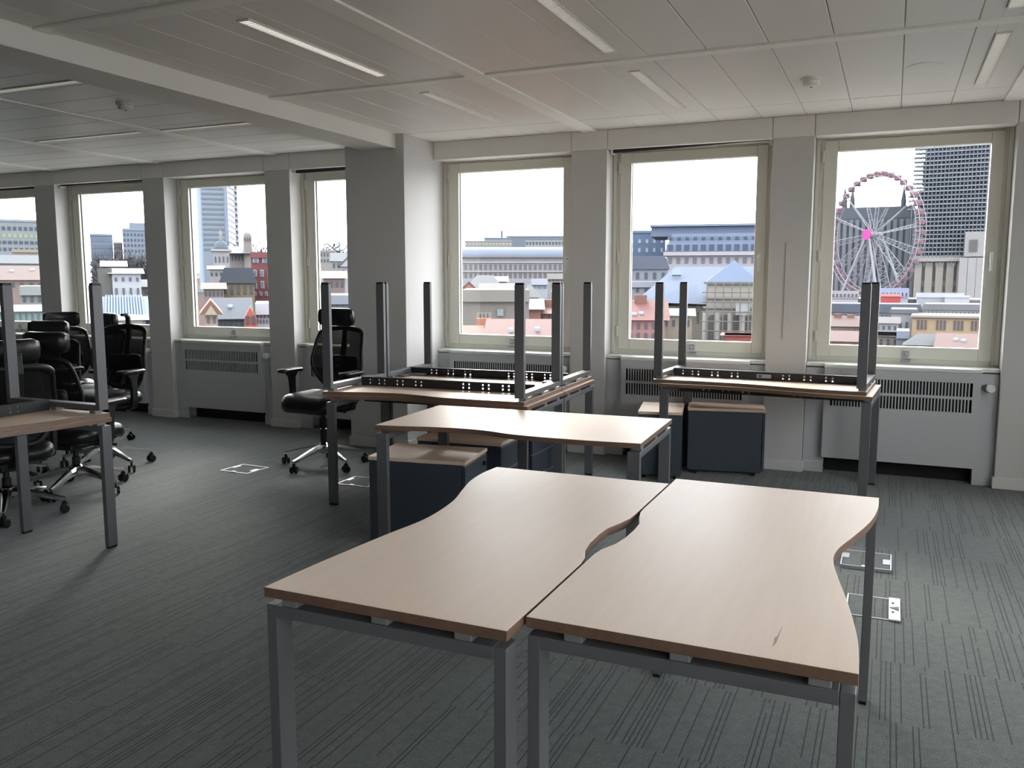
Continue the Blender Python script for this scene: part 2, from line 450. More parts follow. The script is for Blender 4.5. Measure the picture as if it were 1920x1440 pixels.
# bays right of the beam: panels run towards the window
xs_rail = [(-2.400, -2.275), (0.625, 0.750)]
ys_rail = [(4.72, 4.80), (3.00, 3.10), (1.30, 1.40), (-0.40, -0.30), (-2.10, -2.00)]
for a, b in xs_rail: rail(a, b, YB, YP)
xbays = [(-3.875, -2.400, [-3.68, -3.36, -3.04, -2.72]), (-2.275, 0.625, [-1.918, -1.598, -1.283, -0.966, -0.648, -0.330, -0.010, 0.307]), (0.750, XR, [1.07, 1.39, 1.71, 2.03, 2.35])]
rows = [(6.372, YP), (4.80, 6.372), (3.10, 4.72), (1.40, 3.00), (-0.30, 1.30), (-2.00, -0.40), (YB, -2.10)]
for a, b, seam in xbays:
    for c, d in ys_rail: rail(a, b, c, d)
    ex = [a] + seam + [b]
    for x0, x1 in zip(ex, ex[1:]):
        for y0, y1 in rows:
            hit = [l for l in lamps if l[3] == 'y' and x0 - 0.005 < l[0] < x1 and y0 < l[1] < y1]
            if hit:
                lx, ly, ln, _ = hit[0]
                lx0, lx1, l0, l1 = lx - 0.0395, lx + 0.0395, ly - ln / 2 - 0.0035, ly + ln / 2 + 0.0035
                lx0 = max(lx0, x0 + 0.02)
                cpanel(x0, lx0 + 0.0035, y0, y1); cpanel(lx1 - 0.0035, x1, y0, y1)
                cpanel(lx0 - 0.0035, lx1 + 0.0035, y0, l0); cpanel(lx0 - 0.0035, lx1 + 0.0035, l1, y1)
            else:
                cpanel(x0, x1, y0, y1 - (0.008 if y1 < 6.8 else 0))
# bays left of the beam: panels run across
lx_rail = [(-5.65, -5.55), (-7.16, -7.06), (-8.66, -8.56), (-10.16, -10.06)]
for a, b in lx_rail: rail(a, b, YB, YP)
ex = [XL, -10.16, -10.06, -8.66, -8.56, -7.16, -7.06, -5.65, -5.55, -4.205]
for k in range(0, len(ex), 2):
    x0, x1 = ex[k], ex[k + 1]
    if x1 < -9 : step = 1.28
    else: step = 0.32
    y = YP
    while y > YB + 0.05:
        y0 = max(YB, y - step)
        hit = [l for l in lamps if l[3] == 'x' and x0 < l[0] < x1 and y0 < l[1] <= y]
        if hit:
            lx, ly, ln, _ = hit[0]
            l0, l1 = lx - ln / 2 - 0.0035, lx + ln / 2 + 0.0035
            b0, b1 = max(y0 + 0.002, ly - 0.0395), min(y - 0.002, ly + 0.0395)
            cpanel(x0, x1, y0, b0 + 0.0035); cpanel(x0, x1, b1 - 0.0035, y)
            cpanel(x0, l0, b0 - 0.0035, b1 + 0.0035); cpanel(l1, x1, b0 - 0.0035, b1 + 0.0035)
        else:
            cpanel(x0, x1, y0, y)
        y = y0

def detector(x, y, label):
    t = thing('smoke_detector', label, 'smoke detector', (x, y, ZC), group='ceiling smoke detectors')
    MB().lathe([(0.062, 0.0), (0.062, -0.014), (0.058, -0.018)], n=28).build('base', M['det'], t, smooth=False)
    MB().lathe([(0.050, -0.0185), (0.050, -0.036), (0.040, -0.046), (0.012, -0.050)], n=28).build('sensor_head', M['det'], t)
    MB().lathe([(0.006, -0.0505), (0.006, -0.053)], n=10).build('indicator', M['dark'], t)
detector(-0.513, 5.636, 'round white smoke detector on the ceiling before the ferris wheel window')
detector(-4.912, 4.482, 'round white smoke detector on the ceiling left of the beam')
t = thing('ceiling_speaker', 'flat round ceiling grille faintly showing near the slim light', 'speaker', (0.107, 5.582, ZC))
MB().lathe([(0.095, 0.0), (0.093, -0.004), (0.080, -0.005)], n=32).build('rim', M['ceilp'], t)
MB().lathe([(0.079, -0.0052), (0.070, -0.0075), (0.01, -0.008)], n=32).build('grille', M['ceilp'], t)

# ------------------------------------------------------------------ windows
win_labels = [
    'cream framed window cut by the picture edge beyond the chairs',
    'cream framed window showing the white house',
    'cream framed window showing the glass tower',
    'cream framed window half hidden by the pillar',
    'cream framed window just beside the pillar',
    'cream framed window showing the slate church roof',
    'cream framed window showing the ferris wheel',
    'cream framed window outside the picture past the last pier']
def ring_frame(b, x0, x1, z0, z1, wl_, wr_, wb_, wt_, y0, y1):
    b.box(x0, x0 + wl_, y0, y1, z0, z1); b.box(x1 - wr_, x1, y0, y1, z0, z1)
    b.box(x0 + wl_, x1 - wr_, y0, y1, z0, z0 + wb_); b.box(x0 + wl_, x1 - wr_, y0, y1, z1 - wt_, z1)
def make_window(i, a, b):
    w = thing('window_%d' % i, win_labels[i - 1], None, (0, 0, 0), kind='structure')
    fr = MB(); ring_frame(fr, a + 0.001, b - 0.001, 0.841, 2.60, 0.062, 0.058, 0.050, 0.075, YF + 0.005, YF + 0.09)
    fr.build('window_frame', M['frame'], w, bevel=0.004)
    # a second, narrower line of the fixed frame along the jambs
    j = MB(); j.box(a + 0.002, a + 0.030, YF - 0.014, YF + 0.004, 0.86, 2.534); j.box(b - 0.030, b - 0.002, YF - 0.014, YF + 0.004, 0.86, 2.534)
    j.build('jamb_bead', M['frame'], w, bevel=0.003)
    sa, sb = a + 0.060, b - 0.054
    s = MB(); ring_frame(s, sa, sb, 0.888, 2.518, 0.096, 0.084, 0.092, 0.082, YF - 0.012, YF + 0.060)
    sash = s.build('sash', M['frame'], w, bevel=0.006)
    MB().box(sa + 0.090, sb - 0.078, YF + 0.022, YF + 0.028, 0.975, 2.440).build('pane', M['glass'], w)
    MB().box(sa + 0.088, sa + 0.097, YF + 0.012, YF + 0.030, 0.980, 2.436).build('glazing_gasket', M['dark'], sash)
    # hinges on the left stile, handle on the right one, lock at the foot
    for z in (2.36, 1.62, 1.00):
        h = MB(); h.lathe([(0.008, 0), (0.008, 0.085)], (sa - 0.006, YF - 0.018, z), 10); h.box(sa - 0.004, sa + 0.022, YF - 0.017, YF - 0.012, z + 0.01, z + 0.075)
        h.build('hinge', M['frame'], sash)
    hd = MB(); hd.box(sb - 0.052, sb - 0.028, YF - 0.024, YF - 0.012, 1.60, 1.68); hd.box(sb - 0.048, sb - 0.032, YF - 0.052, YF - 0.024, 1.646, 1.662)
    hd.box(sb - 0.050, sb - 0.030, YF - 0.062, YF - 0.050, 1.54, 1.668)
    hd.build('handle', M['knob'], sash, bevel=0.004)
    cx = (sa + sb) / 2 + 0.04
    lk = MB(); lk.box(cx - 0.020, cx + 0.020, YF - 0.036, YF - 0.012, 0.902, 0.955); lk.lathe([(0.010, 0), (0.010, 0.02)], (cx, YF - 0.046, 0.918), 10)
    lk.box(cx - 0.034, cx + 0.034, YF - 0.040, YF - 0.010, 0.872, 0.884)
    lk.build('lock', M['alu'], sash, bevel=0.003)
    tv = MB(); tv.box(cx - 0.24, cx + 0.16, YF - 0.010, YF + 0.004, 2.524, 2.548); tv.build('trickle_vent', M['frame'], w, bevel=0.003)
    sl = MB(); sl.box(a + 0.002, b - 0.002, 6.885, YF + 0.004, 0.820, 0.848); sl.build('window_sill', M['sill'], w, bevel=0.006)
    return w
for i, (a, b) in enumerate(opens): make_window(i + 1, a, b)

def roller_blind(a, b, z0, z1, label):
    t = thing('roller_blind', label, 'blind', (0, 0, 0), group='black rolled up blinds under the pelmet')
    tb = MB(); tb.tube([(a + 0.03, 6.93, 2.555), (b - 0.03, 6.93, 2.555)], 0.022, 12); tb.build('roller_tube', M['blind'], t)
    bt = MB(); k = len(bt.v)
    bt.box(0, 1, -0.012, 0.012, -0.014, 0.014, M4=Matrix(((b - a - 0.07, 0, 0, a + 0.035), (0, 1, 0, 6.905), (z1 - z0, 0, 1, z0), (0, 0, 0, 1))))
    bt.build('bottom_bar', M['blind'], t)
    for x in (a + 0.012, b - 0.030):
        MB().box(x, x + 0.018, 6.90, 6.96, 2.50, 2.534).build('bracket', M['knob'], t)
roller_blind(*opens[5], 2.522, 2.548, 'black rolled blind hanging crooked over the church roof window')
roller_blind(*opens[3], 2.518, 2.520, 'black rolled blind over the window half hidden by the pillar')
roller_blind(*opens[1], 2.534, 2.534, 'thin black rolled blind over the white house window')
roller_blind(*opens[0], 2.528, 2.528, 'black rolled blind over the window at the picture edge')

# ------------------------------------------------------------------ radiator cabinets under the windows
def radiator(a, b, label):
    t = thing('radiator_cabinet', label, 'radiator', ((a + b) / 2, 6.86, 0), group='white radiator cabinets under the windows')
    ca, cb = a + 0.143 - (a + b) / 2, b - 0.120 - (a + b) / 2
    la, lb = a + 0.003 - (a + b) / 2, b - 0.003 - (a + b) / 2
    z0, z1 = 0.128, 0.815
    ga, gb = ca + 0.045, cb - 0.050
    # casing front: sheet with two rows of upright slots
    c = MB(); y0, y1 = -0.018, -0.014
    c.box(ca, cb, y0, y1, z0, 0.530); c.box(ca, cb, y0, y1, 0.625, 0.645); c.box(ca, cb, y0, y1, 0.745, z1)
    for (r0, r1) in ((0.530, 0.625), (0.645, 0.745)):
        c.box(ca, ga, y0, y1, r0, r1); c.box(gb, cb, y0, y1, r0, r1)
    c.box(ca, ca + 0.004, y1, 0.16, z0, z1); c.box(cb - 0.004, cb, y1, 0.16, z0, z1)
    c.box(ca, cb, y1, 0.16, z0, z0 + 0.004)
    body = c.build('casing', M['rad'], t)
    g = MB(); n = int((gb - ga) / 0.0215)
    p = (gb - ga) / n
    for (r0, r1) in ((0.530, 0.625), (0.645, 0.745)):
        for k in range(1, n): g.box(ga + k * p - 0.0046, ga + k * p + 0.0046, y0, y1, r0, r1)
    go = g.build('grille_bars', M['rad'], body); go['kind'] = 'stuff'
    MB().box(ca + 0.006, cb - 0.006, 0.018, 0.022, 0.50, 0.78).build('slot_shade_plate', M['dark'], t)  # dark backing plate, shade behind the slots put into its colour
    tp = MB(); tp.box(ca - 0.006, cb + 0.006, -0.024, 0.018, z1, z1 + 0.030); tp.build('top_cap', M['sill'], t, bevel=0.008)
    # recessed side panels and a near-black plate painting the shade of the foot gap
    for (p0, p1, nm) in ((la, ca + 0.012, 'side_panel'), (cb - 0.018, lb, 'side_panel')):
        s = MB(); s.box(p0, p1, 0.036, 0.050, 0.0, 0.812); s.box(p0, p1, 0.028, 0.036, 0.0, 0.085); s.build(nm, M['rad'], t, bevel=0.003)
    MB().box(ca + 0.014, cb - 0.020, 0.140, 0.150, 0.0, 0.20).build('foot_shade_plate', M['dark'], t)
    kx = cb + 0.060
    v = MB(); v.tube([(kx - 0.025, 0.034, 0.712), (kx - 0.025, -0.012, 0.712)], 0.024, 14); vb = v.build('valve_ring', M['clip'], t)
    v = MB(); v.tube([(kx, 0.034, 0.712), (kx, 0.0, 0.712), (kx, -0.038, 0.712), (kx, -0.044, 0.712)], [0.026, 0.030, 0.030, 0.022], 18); v.build('valve_knob', M['knob'], t)
rl = ['white radiator cabinet under the window at the picture edge', 'white radiator cabinet behind the black chairs under the white house window',
      'shaded radiator cabinet with full front showing under the glass tower window', 'radiator cabinet behind the lone black chair',
      'radiator cabinet behind the tall desk stack beside the pillar', 'radiator cabinet behind the pedestals and right desk stack',
      'bright radiator cabinet with white valve knob under the ferris wheel window']
for k in range(7): radiator(*opens[k], rl[k])

# ------------------------------------------------------------------ desks
NOTCH = [(-0.25, 0.0), (-0.20, 0.006), (-0.14, 0.026), (-0.07, 0.036), (0.02, 0.038), (0.09, 0.034), (0.16, 0.014), (0.22, 0.002), (0.27, 0.0)]
def make_desk(label, loc, rot, prof, L, group, label_plate=False, notch=0):
    t = thing('wave_desk', label, 'desk', loc, rot, group)
    # outline: back edge with a shallow cable scallop, waved front edge
    back = [(0, 0)]
    if notch: back += [(L * 0.50 + u * notch, -d) for u, d in (NOTCH if notch > 0 else reversed(NOTCH))]
    back += [(L, 0)]
    front = catmull([(u, -d) for u, d in prof], 7)
    poly = list(reversed(back)) + front        # back right to left, then front left to right
    MB().prism([(x, y) for x, y in poly], 0.705, 0.730, 0, 1).build('tabletop', [M['wood'], M['edge']], t, bevel=0.0015)
    d0, d1 = prof[0][1], prof[-1][1]
    tl, tv = 0.060, 0.030                      # leg section: along the desk, across it
    for end, dep in ((0, d0), (1, d1)):
        u0 = 0.004 if end == 0 else L - 0.004 - tl
        for v0, v1 in ((-tv - 0.003, -0.003), (-dep + 0.003, -dep + 0.003 + tv)):
            lg = MB().box(u0, u0 + tl, v0, v1, 0.012, 0.686).build('leg', M['steel'], t, bevel=0.002)
            MB().box(u0 + 0.003, u0 + tl - 0.003, v0 + 0.003, v1 - 0.003, 0.0, 0.012).build('foot_cap', M['black'], lg)
        MB().box(u0, u0 + tl, -dep + 0.033, -0.033, 0.656, 0.686).build('end_rail', M['steel'], t, bevel=0.002)
        for v in (-0.11, -dep / 2, -dep + 0.07):
            ub = u0 + (0.002 if end == 0 else tl - 0.052)
            MB().box(ub, ub + 0.050, v - 0.022, v + 0.022, 0.686, 0.705).build('spacer', M['clip'], t, bevel=0.003)
    # perforated black cable beam down the middle
    ym = -0.355; bm = MB()
    holes = [0.17, 0.20, 0.27, 0.30, 0.37, 0.40, 0.62, 0.65, 0.72, 0.75, 0.82, 0.85, 0.90]
    us = [0.066]
    for h in holes: us += [h * L, h * L + 0.011]
    us.append(L - 0.066)
    z0, z1 = 0.645, 0.704
    for k in range(len(us) - 1):
        if k % 2 == 0: bm.box(us[k], us[k + 1], ym - 0.002, ym + 0.002, z0, z1)
        else:
            zz = [z0, z0 + 0.012, z0 + 0.024, z0 + 0.036, z0 + 0.048, z1]
            for q in (0, 2, 4): bm.box(us[k], us[k + 1], ym - 0.002, ym + 0.002, zz[q], zz[q + 1])
    bm.box(0.066, L - 0.066, ym + 0.002, ym + 0.050, z1 - 0.003, z1); bm.box(0.066, L - 0.066, ym + 0.002, ym + 0.030, z0, z0 + 0.003)
    beam_o = bm.build('cable_beam', M['tray'], t)
    if label_plate:
        MB().box(0.46 * L, 0.53 * L, ym - 0.0032, ym - 0.002, 0.662, 0.690).build('label_plate', M['label'], beam_o)
        MB().box(0.505 * L, 0.522 * L, ym - 0.0040, ym - 0.0032, 0.667, 0.685).build('label_mark', M['labelb'], beam_o)
    # brackets tying the beam to the end frames
    for u0, u1 in ((0.064, 0.20), (L - 0.20, L - 0.064)):
        MB().box(u0, u1, ym + 0.004, ym + 0.046, 0.688, 0.7005).build('bracket', M['alu'], t, bevel=0.002)
        MB().box(u0, u0 + 0.05, -0.16, ym + 0.052, 0.690, 0.7045).build('crosspiece', M['steel'], t, bevel=0.002)
    return t
def rev(p, L): return [(L - u, d) for u, d in reversed(p)]
LA, LD = 1.46, 1.40
profA = [(0, .655), (.20, .643), (.48, .617), (.69, .593), (.90, .612), (1.06, .655), (1.20, .692), (1.34, .708), (1.46, .702)]
profB = [(0, .693), (.17, .685), (.37, .658), (.55, .626), (.69, .606), (.80, .612), (.95, .648), (1.13, .688), (1.30, .707), (1.46, .708)]
profC = [(0, .755), (.13, .738), (.27, .708), (.45, .690), (.60, .700), (.74, .742), (.88, .762), (1.14, .768), (1.40, .752)]
profD = [(0, .735), (.16, .700), (.32, .662), (.50, .645), (.66, .668), (.82, .712), (.96, .728), (1.20, .732), (1.40, .728)]
profE = [(0, .650), (.20, .630), (.42, .622), (.65, .630), (.86, .668), (1.02, .700), (1.20, .716), (1.44, .716)]
profE2 = [(u * 1.46 / 1.44, d) for u, d in profE]
S1 = 'single wave desks standing in the foreground'
make_desk('single wave-edged desk at the front with its curved edge towards the carpet aisle', (-0.722, 3.06, 0), (0, 0, -PI / 2), rev(profA, LA), LA, S1, notch=-1)
front_b = make_desk('single wave-edged desk at the front with scuff mark, beside the floor boxes', (-0.716, 1.69, 0), (0, 0, PI / 2), profB, LA, S1, notch=1)
make_desk('single wave-edged desk standing crosswise before the tall desk stack', (-2.457, 4.464, 0), (0, 0, R(2.5)), profC, LD, S1)
S2 = 'lower desks of the stacks, standing upright'
S3 = 'upside-down desks with legs pointing up on the stacks'
TD, TE = R(2.8), R(-3.5)
make_desk('upright lower desk at the near side of the middle double stack', (-3.382, 5.276, 0), (0, 0, TD), profD, LD, S2)
make_desk('upright lower desk at the window side of the middle double stack', (-1.984, 5.358, 0), (0, 0, PI + TD), rev(profD, LD), LD, S2)
make_desk('upside-down desk with legs up, near side of the middle double stack', (-2.004, 5.344, 1.4605), (PI, 0, PI + TD), rev(profD, LD), LD, S3)
make_desk('upside-down desk with legs up, window side of the middle double stack', (-3.403, 5.288, 1.4605), (PI, 0, TD), profD, LD, S3)
make_desk('upright lower desk of the stack in front of the ferris wheel window', (-1.479, 6.710, 0), (0, 0, TE), profE, 1.44, S2)
make_desk('upside-down desk with legs up and maker plate, before the ferris wheel window', (-0.078, 6.655, 1.4605), (PI, 0, PI + TE), rev(profE2, 1.46), 1.46, S3, label_plate=True)
make_desk('upright lower desk of the stack beside the cluster of black chairs', (-4.610, 1.88, 0), (0, 0, PI / 2), profB[:-1] + [(1.46, .725)], LA, S2)
make_desk('upside-down desk with legs up beside the cluster of black chairs', (-4.630, 3.33, 1.4605), (PI, 0, -PI / 2), [(0, .745)] + rev(profB, LA)[1:], LA, S3)
# scuff on the front right desk

scf = pmat('scuff_grey', (0.30, 0.235, 0.20), 0.6)
MB().prism([(0.055, -0.526), (0.085, -0.531), (0.110, -0.5315), (0.184, -0.5325), (0.118, -0.5285), (0.105, -0.524), (0.085, -0.5255)], 0.7301, 0.7304).build('scuff_mark', scf, front_b)
# ------------------------------------------------------------------ drawer pedestals
def pedestal(label, loc, rz, w, d, h=0.515, lock=True):
    # drawers face local +x; origin at the near left bottom corner
    t = thing('drawer_pedestal', label, 'pedestal', loc, (0, 0, rz), group='blue grey drawer pedestals with wooden tops')
    MB().box(0.004, d - 0.024, 0.004, w - 0.004, 0.035, h - 0.024).build('body', M['ped'], t, bevel=0.003)
    MB().box(0, d, 0, w, h - 0.022, h).build('top', [M['wood']], t, bevel=0.003)
    zs = [0.045, 0.185, 0.335, h - 0.028]
    for k in range(3):
        dr = MB().box(d - 0.020, d - 0.002, 0.004, w - 0.004, zs[k] + 0.003, zs[k + 1] - 0.003).build('drawer', M['ped'], t, bevel=0.002)
        MB().box(d - 0.014, d - 0.004, 0.010, w - 0.010, zs[k + 1] - 0.0032, zs[k + 1] - 0.001).build('finger_pull', M['alu'], dr)
    if lock:
        MB().tube([(d - 0.003, w * 0.82, h - 0.075), (d + 0.014, w * 0.82, h - 0.075)], 0.013, 14).build('lock', M['black'], t)
    for x in (0.06, d - 0.08):
        for y in (0.05, w - 0.05):
            MB().tube([(x, y - 0.012, 0.02), (x, y + 0.012, 0.02)], 0.020, 12).build('caster', M['black'], t)
    return t
pedestal('drawer pedestal showing its wooden top under the crosswise desk', (-2.596, 3.895, 0), R(8.4), 0.40, 0.565)
pedestal('drawer pedestal just behind the one under the crosswise desk', (-2.640, 4.500, 0), R(3), 0.36, 0.560)
pedestal('drawer pedestal deep under the middle double stack', (-2.665, 5.075, 0), 0, 0.40, 0.560)
pedestal('wider drawer pedestal with plain side under the right desk stack', (-1.377, 6.395, 0), R(10.8), 0.330, 0.570)
pedestal('narrow drawer pedestal against the wider one under the right stack', (-1.362, 6.150, 0), R(100.8), 0.325, 0.500, h=0.512)

# ------------------------------------------------------------------ office chairs
def make_chair(label, loc, rz, dz=0.0, base_rot=0.0, headrest=True):
    """faces local +y"""
    t = thing('office_chair', label, 'chair', loc, (0, 0, rz), group='black mesh office chairs with polished bases')
    # five-arm base with twin-wheel casters
    for k in range(5):
        a = base_rot - rz + k * 2 * PI / 5
        ca, sa = math.cos(a), math.sin(a)
        T = Matrix.Rotation(a, 4, 'Z')
        arm = MB(); rr = []
        for (r, zc, hw, hh) in ((0.030, 0.150, 0.030, 0.026), (0.10, 0.143, 0.026, 0.022), (0.20, 0.122, 0.020, 0.016), (0.30, 0.098, 0.015, 0.012), (0.342, 0.090, 0.012, 0.010)):
            rr.append([T @ Vector((r, sy * hw * cx, zc + hh * cz)) for sy, cx, cz in ((-1, 1, -1), (1, 1, -1), (1, 1, 0.2), (1, .55, 1), (-1, .55, 1), (-1, 1, 0.2))])
        ao = arm.rings(rr).build('base_arm', M['chrome'], t)
        # caster
        b = MB(); c = T @ Vector((0.335, 0, 0))
        b.tube([(c.x, c.y, 0.094), (c.x, c.y, 0.058)], 0.008, 8)
        sw = a + 0.9 + k
        tv = Vector((math.cos(sw), math.sin(sw), 0))
        b.tube([c + Vector((0, 0, 0.060)) - tv * 0.007, c + Vector((0, 0, 0.060)) + tv * 0.007], 0.017, 12)
        for s in (-1, 1):
            p = c + Vector((0, 0, 0.0285)) + tv * 0.018 * s
            b.tube([p - tv * 0.008, p - tv * 0.006, p + tv * 0.006, p + tv * 0.008], [0.024, 0.0285, 0.0285, 0.024], 16)
        b.build('caster', M['black'], ao)
    MB().lathe([(0.032, 0.105), (0.044, 0.120), (0.042, 0.176), (0.030, 0.190)], n=20).build('hub', M['chrome'], t)
    MB().lathe([(0.027, 0.19), (0.027, 0.30 + dz * 0.5), (0.019, 0.302 + dz * 0.5), (0.019, 0.44 + dz)], n=18).build('gas_lift', M['black'], t)
    z = dz
    mech = MB(); mech.prism(rrect(0.085, 0.13, 0.03, 3), 0.425 + z, 0.485 + z); mech.build('tilt_mechanism', M['black'], t, bevel=0.008)
    MB().tube([(0.05, 0.06, 0.452 + z), (0.22, 0.075, 0.445 + z), (0.27, 0.085, 0.440 + z)], [0.006, 0.006, 0.011], 8).build('tilt_lever', M['black'], t)
    MB().tube([(-0.05, 0.02, 0.452 + z), (-0.25, 0.03, 0.447 + z)], [0.006, 0.007], 8).build('height_lever', M['chrome'], t)
    # seat cushion with rolled front
    rings = []
    for (zz, g, r) in ((0.485, 0.045, 0.11), (0.492, 0.012, 0.12), (0.512, 0.0, 0.125), (0.545, 0.002, 0.125), (0.572, 0.020, 0.12), (0.588, 0.060, 0.11), (0.592, 0.110, 0.09)):
        ring = []
        for (x, y) in rrect(0.255 - g, 0.245 - g, max(0.03, r - g), 6, 0, 0.03):
            fr = max(0, (y - 0.10) / 0.175); bk = max(0, (-y - 0.05) / 0.165)
            side = (abs(x) / 0.255) ** 2
            ring.append((x, y, zz + z - 0.045 * fr * fr + 0.012 * side - 0.006 * bk))
        rings.append(ring)
    MB().rings(rings).build('seat', M['leather'], t, smooth=True)
    sp = MB(); sp.prism(rrect(0.215, 0.20, 0.09, 5, 0, 0.02), 0.472 + z, 0.486 + z); sp.build('seat_shell', M['black'], t)
    # backrest
    def yb(zz): # curve of the back in side view
        q = (zz - 0.62) / 0.48
        return -0.235 - 0.075 * q * q * (1 if q > 0 else 0.4) + 0.022 * math.sin(PI * min(1, max(0, q)))
    half = catmull([(0.0, 0.600), (0.10, 0.604), (0.155, 0.640), (0.205, 0.705), (0.240, 0.770), (0.245, 0.835), (0.232, 0.930), (0.220, 1.010), (0.195, 1.055), (0.130, 1.078), (0.0, 1.088)], 4)
    def bow(x): return 0.040 * (x / 0.245) ** 2
    loop = [(x, yb(zz) + bow(x), zz + z) for x, zz in half] + [(-x, yb(zz) + bow(x), zz + z) for x, zz in reversed(half[1:-1])]
    fb = MB(); n = len(loop); prof = []
    for i in range(n):
        p = Vector(loop[i]); d = (Vector(loop[(i + 1) % n]) - Vector(loop[i - 1])).normalized()
        nx = d.cross(Vector((0, 1, 0))).normalized(); ny = Vector((0, 1, 0))
        thick = 0.021 if p.z - z > 1.03 or p.z - z < 0.70 else 0.015
        prof.append([p + nx * thick * math.cos(2 * PI * k / 8) + ny * 0.013 * math.sin(2 * PI * k / 8) for k in range(8)])
    for i in range(n): fb.v += [tuple(q) for q in prof[i]]
    for i in range(n):
        j = (i + 1) % n
        for k in range(8):
            fb.face((i * 8 + k, i * 8 + (k + 1) % 8, j * 8 + (k + 1) % 8, j * 8 + k))
    back = fb.build('back_frame', M['black'], t, smooth=True)
    pm = MB(); rws = []
    for (x, zz) in half:
        rws.append([(x * q, yb(zz) + bow(x * q), zz + z) for q in (-1, -0.66, -0.33, 0, 0.33, 0.66, 1)])
    pm.rings(rws[1:-1], cap=False, closed=False)
    pm.build('back_mesh', M['meshf'], back, smooth=True)
    lum = MB(); rws = []
    for zz in (0.735, 0.755, 0.80, 0.845, 0.865):
        g = 1.0 if 0.75 < zz < 0.85 else 0.86
        rws.append([(x * g, yb(zz) + bow(x * g) - 0.016 - 0.006 * (g > 0.9), zz + z) for x in (-0.17, -0.1, 0, 0.1, 0.17)] + [(x * g, yb(zz) + bow(x * g) - 0.034, zz + z) for x in (0.17, 0.1, 0, -0.1, -0.17)])
    lum.rings(rws); lum.build('lumbar_pad', M['black'], t, smooth=True)
    spine = MB(); pts = [(0, -0.08, 0.455 + z), (0, -0.19, 0.462 + z), (0, -0.268, 0.52 + z), (0, yb(0.65) - 0.055, 0.65 + z), (0, yb(0.85) - 0.048, 0.85 + z), (0, yb(1.05) - 0.026, 1.05 + z), (0, yb(1.05) - 0.020, 1.16 + z)]
    if not headrest: pts += [(0, yb(1.05) + 0.010, 1.185 + z), (0, yb(1.05) + 0.045, 1.18 + z)]
    rr = []
    for i, p in enumerate(pts):
        p = Vector(p); d = (Vector(pts[min(i + 1, len(pts) - 1)]) - Vector(pts[max(i - 1, 0)])).normalized()
        up = Vector((1, 0, 0)).cross(d)
        wv = [0.035, 0.035, 0.034, 0.030, 0.026, 0.022, 0.019, 0.017, 0.015][i]
        rr.append([p + Vector((1, 0, 0)) * sx * wv + up * su * 0.011 for sx, su in ((-1, -1), (1, -1), (1, 1), (-1, 1))])
    spine.rings(rr).build('back_spine', M['black'], t, bevel=0.004)
    if headrest:
        hr = MB(); rws = []
        for (q, zz) in ((0.72, 1.108), (0.94, 1.118), (1.0, 1.145), (1.0, 1.195), (0.97, 1.232), (0.80, 1.248)):
            f = [(x * q, yb(1.05) + 0.062 + 0.045 * (x / 0.16) ** 2 + (0.012 if 1.12 < zz < 1.24 else 0) , zz + z) for x in (-0.16, -0.125, -0.06, 0, 0.06, 0.125, 0.16)]
            bk = [(x * q, yb(1.05) + 0.020 + 0.045 * (x / 0.16) ** 2 - (0.010 if 1.12 < zz < 1.24 else 0), zz + z) for x in (0.16, 0.125, 0.06, 0, -0.06, -0.125, -0.16)]
            rws.append(f + bk)
        hr.rings(rws); ho = hr.build('headrest', M['leather'], t, smooth=True)
        MB().box(-0.030, 0.030, yb(1.05) - 0.010, yb(1.05) + 0.024, 1.13 + z, 1.175 + z).build('headrest_bracket', M['black'], ho, bevel=0.004)
    # armrests
    for s in (-1, 1):
        st = MB(); pts = [(s * 0.10, 0.0, 0.462 + z), (s * 0.22, 0.0, 0.462 + z), (s * 0.285, 0.0, 0.480 + z), (s * 0.298, 0.0, 0.530 + z), (s * 0.300, 0.0, 0.62 + z), (s * 0.300, 0.005, 0.70 + z), (s * 0.300, 0.01, 0.742 + z)]
        rr = []; wd = [0.030, 0.030, 0.030, 0.028, 0.028, 0.034, 0.070]
        for i, p in enumerate(pts):
            p = Vector(p); d = (Vector(pts[min(i + 1, len(pts) - 1)]) - Vector(pts[max(i - 1, 0)])).normalized()
            up = Vector((0, 1, 0)).cross(d)
            rr.append([p + Vector((0, 1, 0)) * sx * wd[i] + up * su * 0.014 for sx, su in ((-1, -1), (1, -1), (1, 1), (-1, 1))])
        if s < 0: rr = [list(reversed(q)) for q in rr]
        ar = st.rings(rr).build('armrest_post', M['black'], t, bevel=0.005)
        pd = MB(); pad = [[(s * 0.300 + x, 0.02 + y, zz + z) for x, y in rrect(0.048 - g, 0.128 - g, max(0.012, 0.042 - g), 4)] for zz, g in ((0.742, 0.012), (0.748, 0.0), (0.764, 0.0), (0.772, 0.012))]
        pd.rings(pad).build('armrest_pad', M['leather'], ar, smooth=False, bevel=0.003)
    return t
def face(deg): return R(deg - 90)
make_chair('lone black mesh office chair with headrest beside the pillar', (-4.094, 5.523, 0), face(-92), 0.0, R(-168.6))
make_chair('black mesh chair of the cluster without a headrest, nearest the carpet aisle', (-5.640, 4.780, 0), face(-84), 0.015, R(-10), headrest=False)
make_chair('black mesh chair of the cluster seen between the legs of the desk stack', (-5.200, 4.150, 0), face(100), -0.115, R(5))
make_chair('black mesh chair of the cluster cut by the picture edge', (-5.060, 3.530, 0), face(165), -0.13, R(-40))
make_chair('black mesh chair at the back of the cluster by the window pier', (-7.280, 5.760, 0), face(-35), -0.085, R(20))
make_chair('black mesh chair behind the one without a headrest', (-6.620, 5.450, 0), face(-100), -0.075, R(50))
make_chair('black mesh chair in the middle of the cluster facing the aisle', (-6.230, 4.660, 0), face(-70), -0.105, R(33))
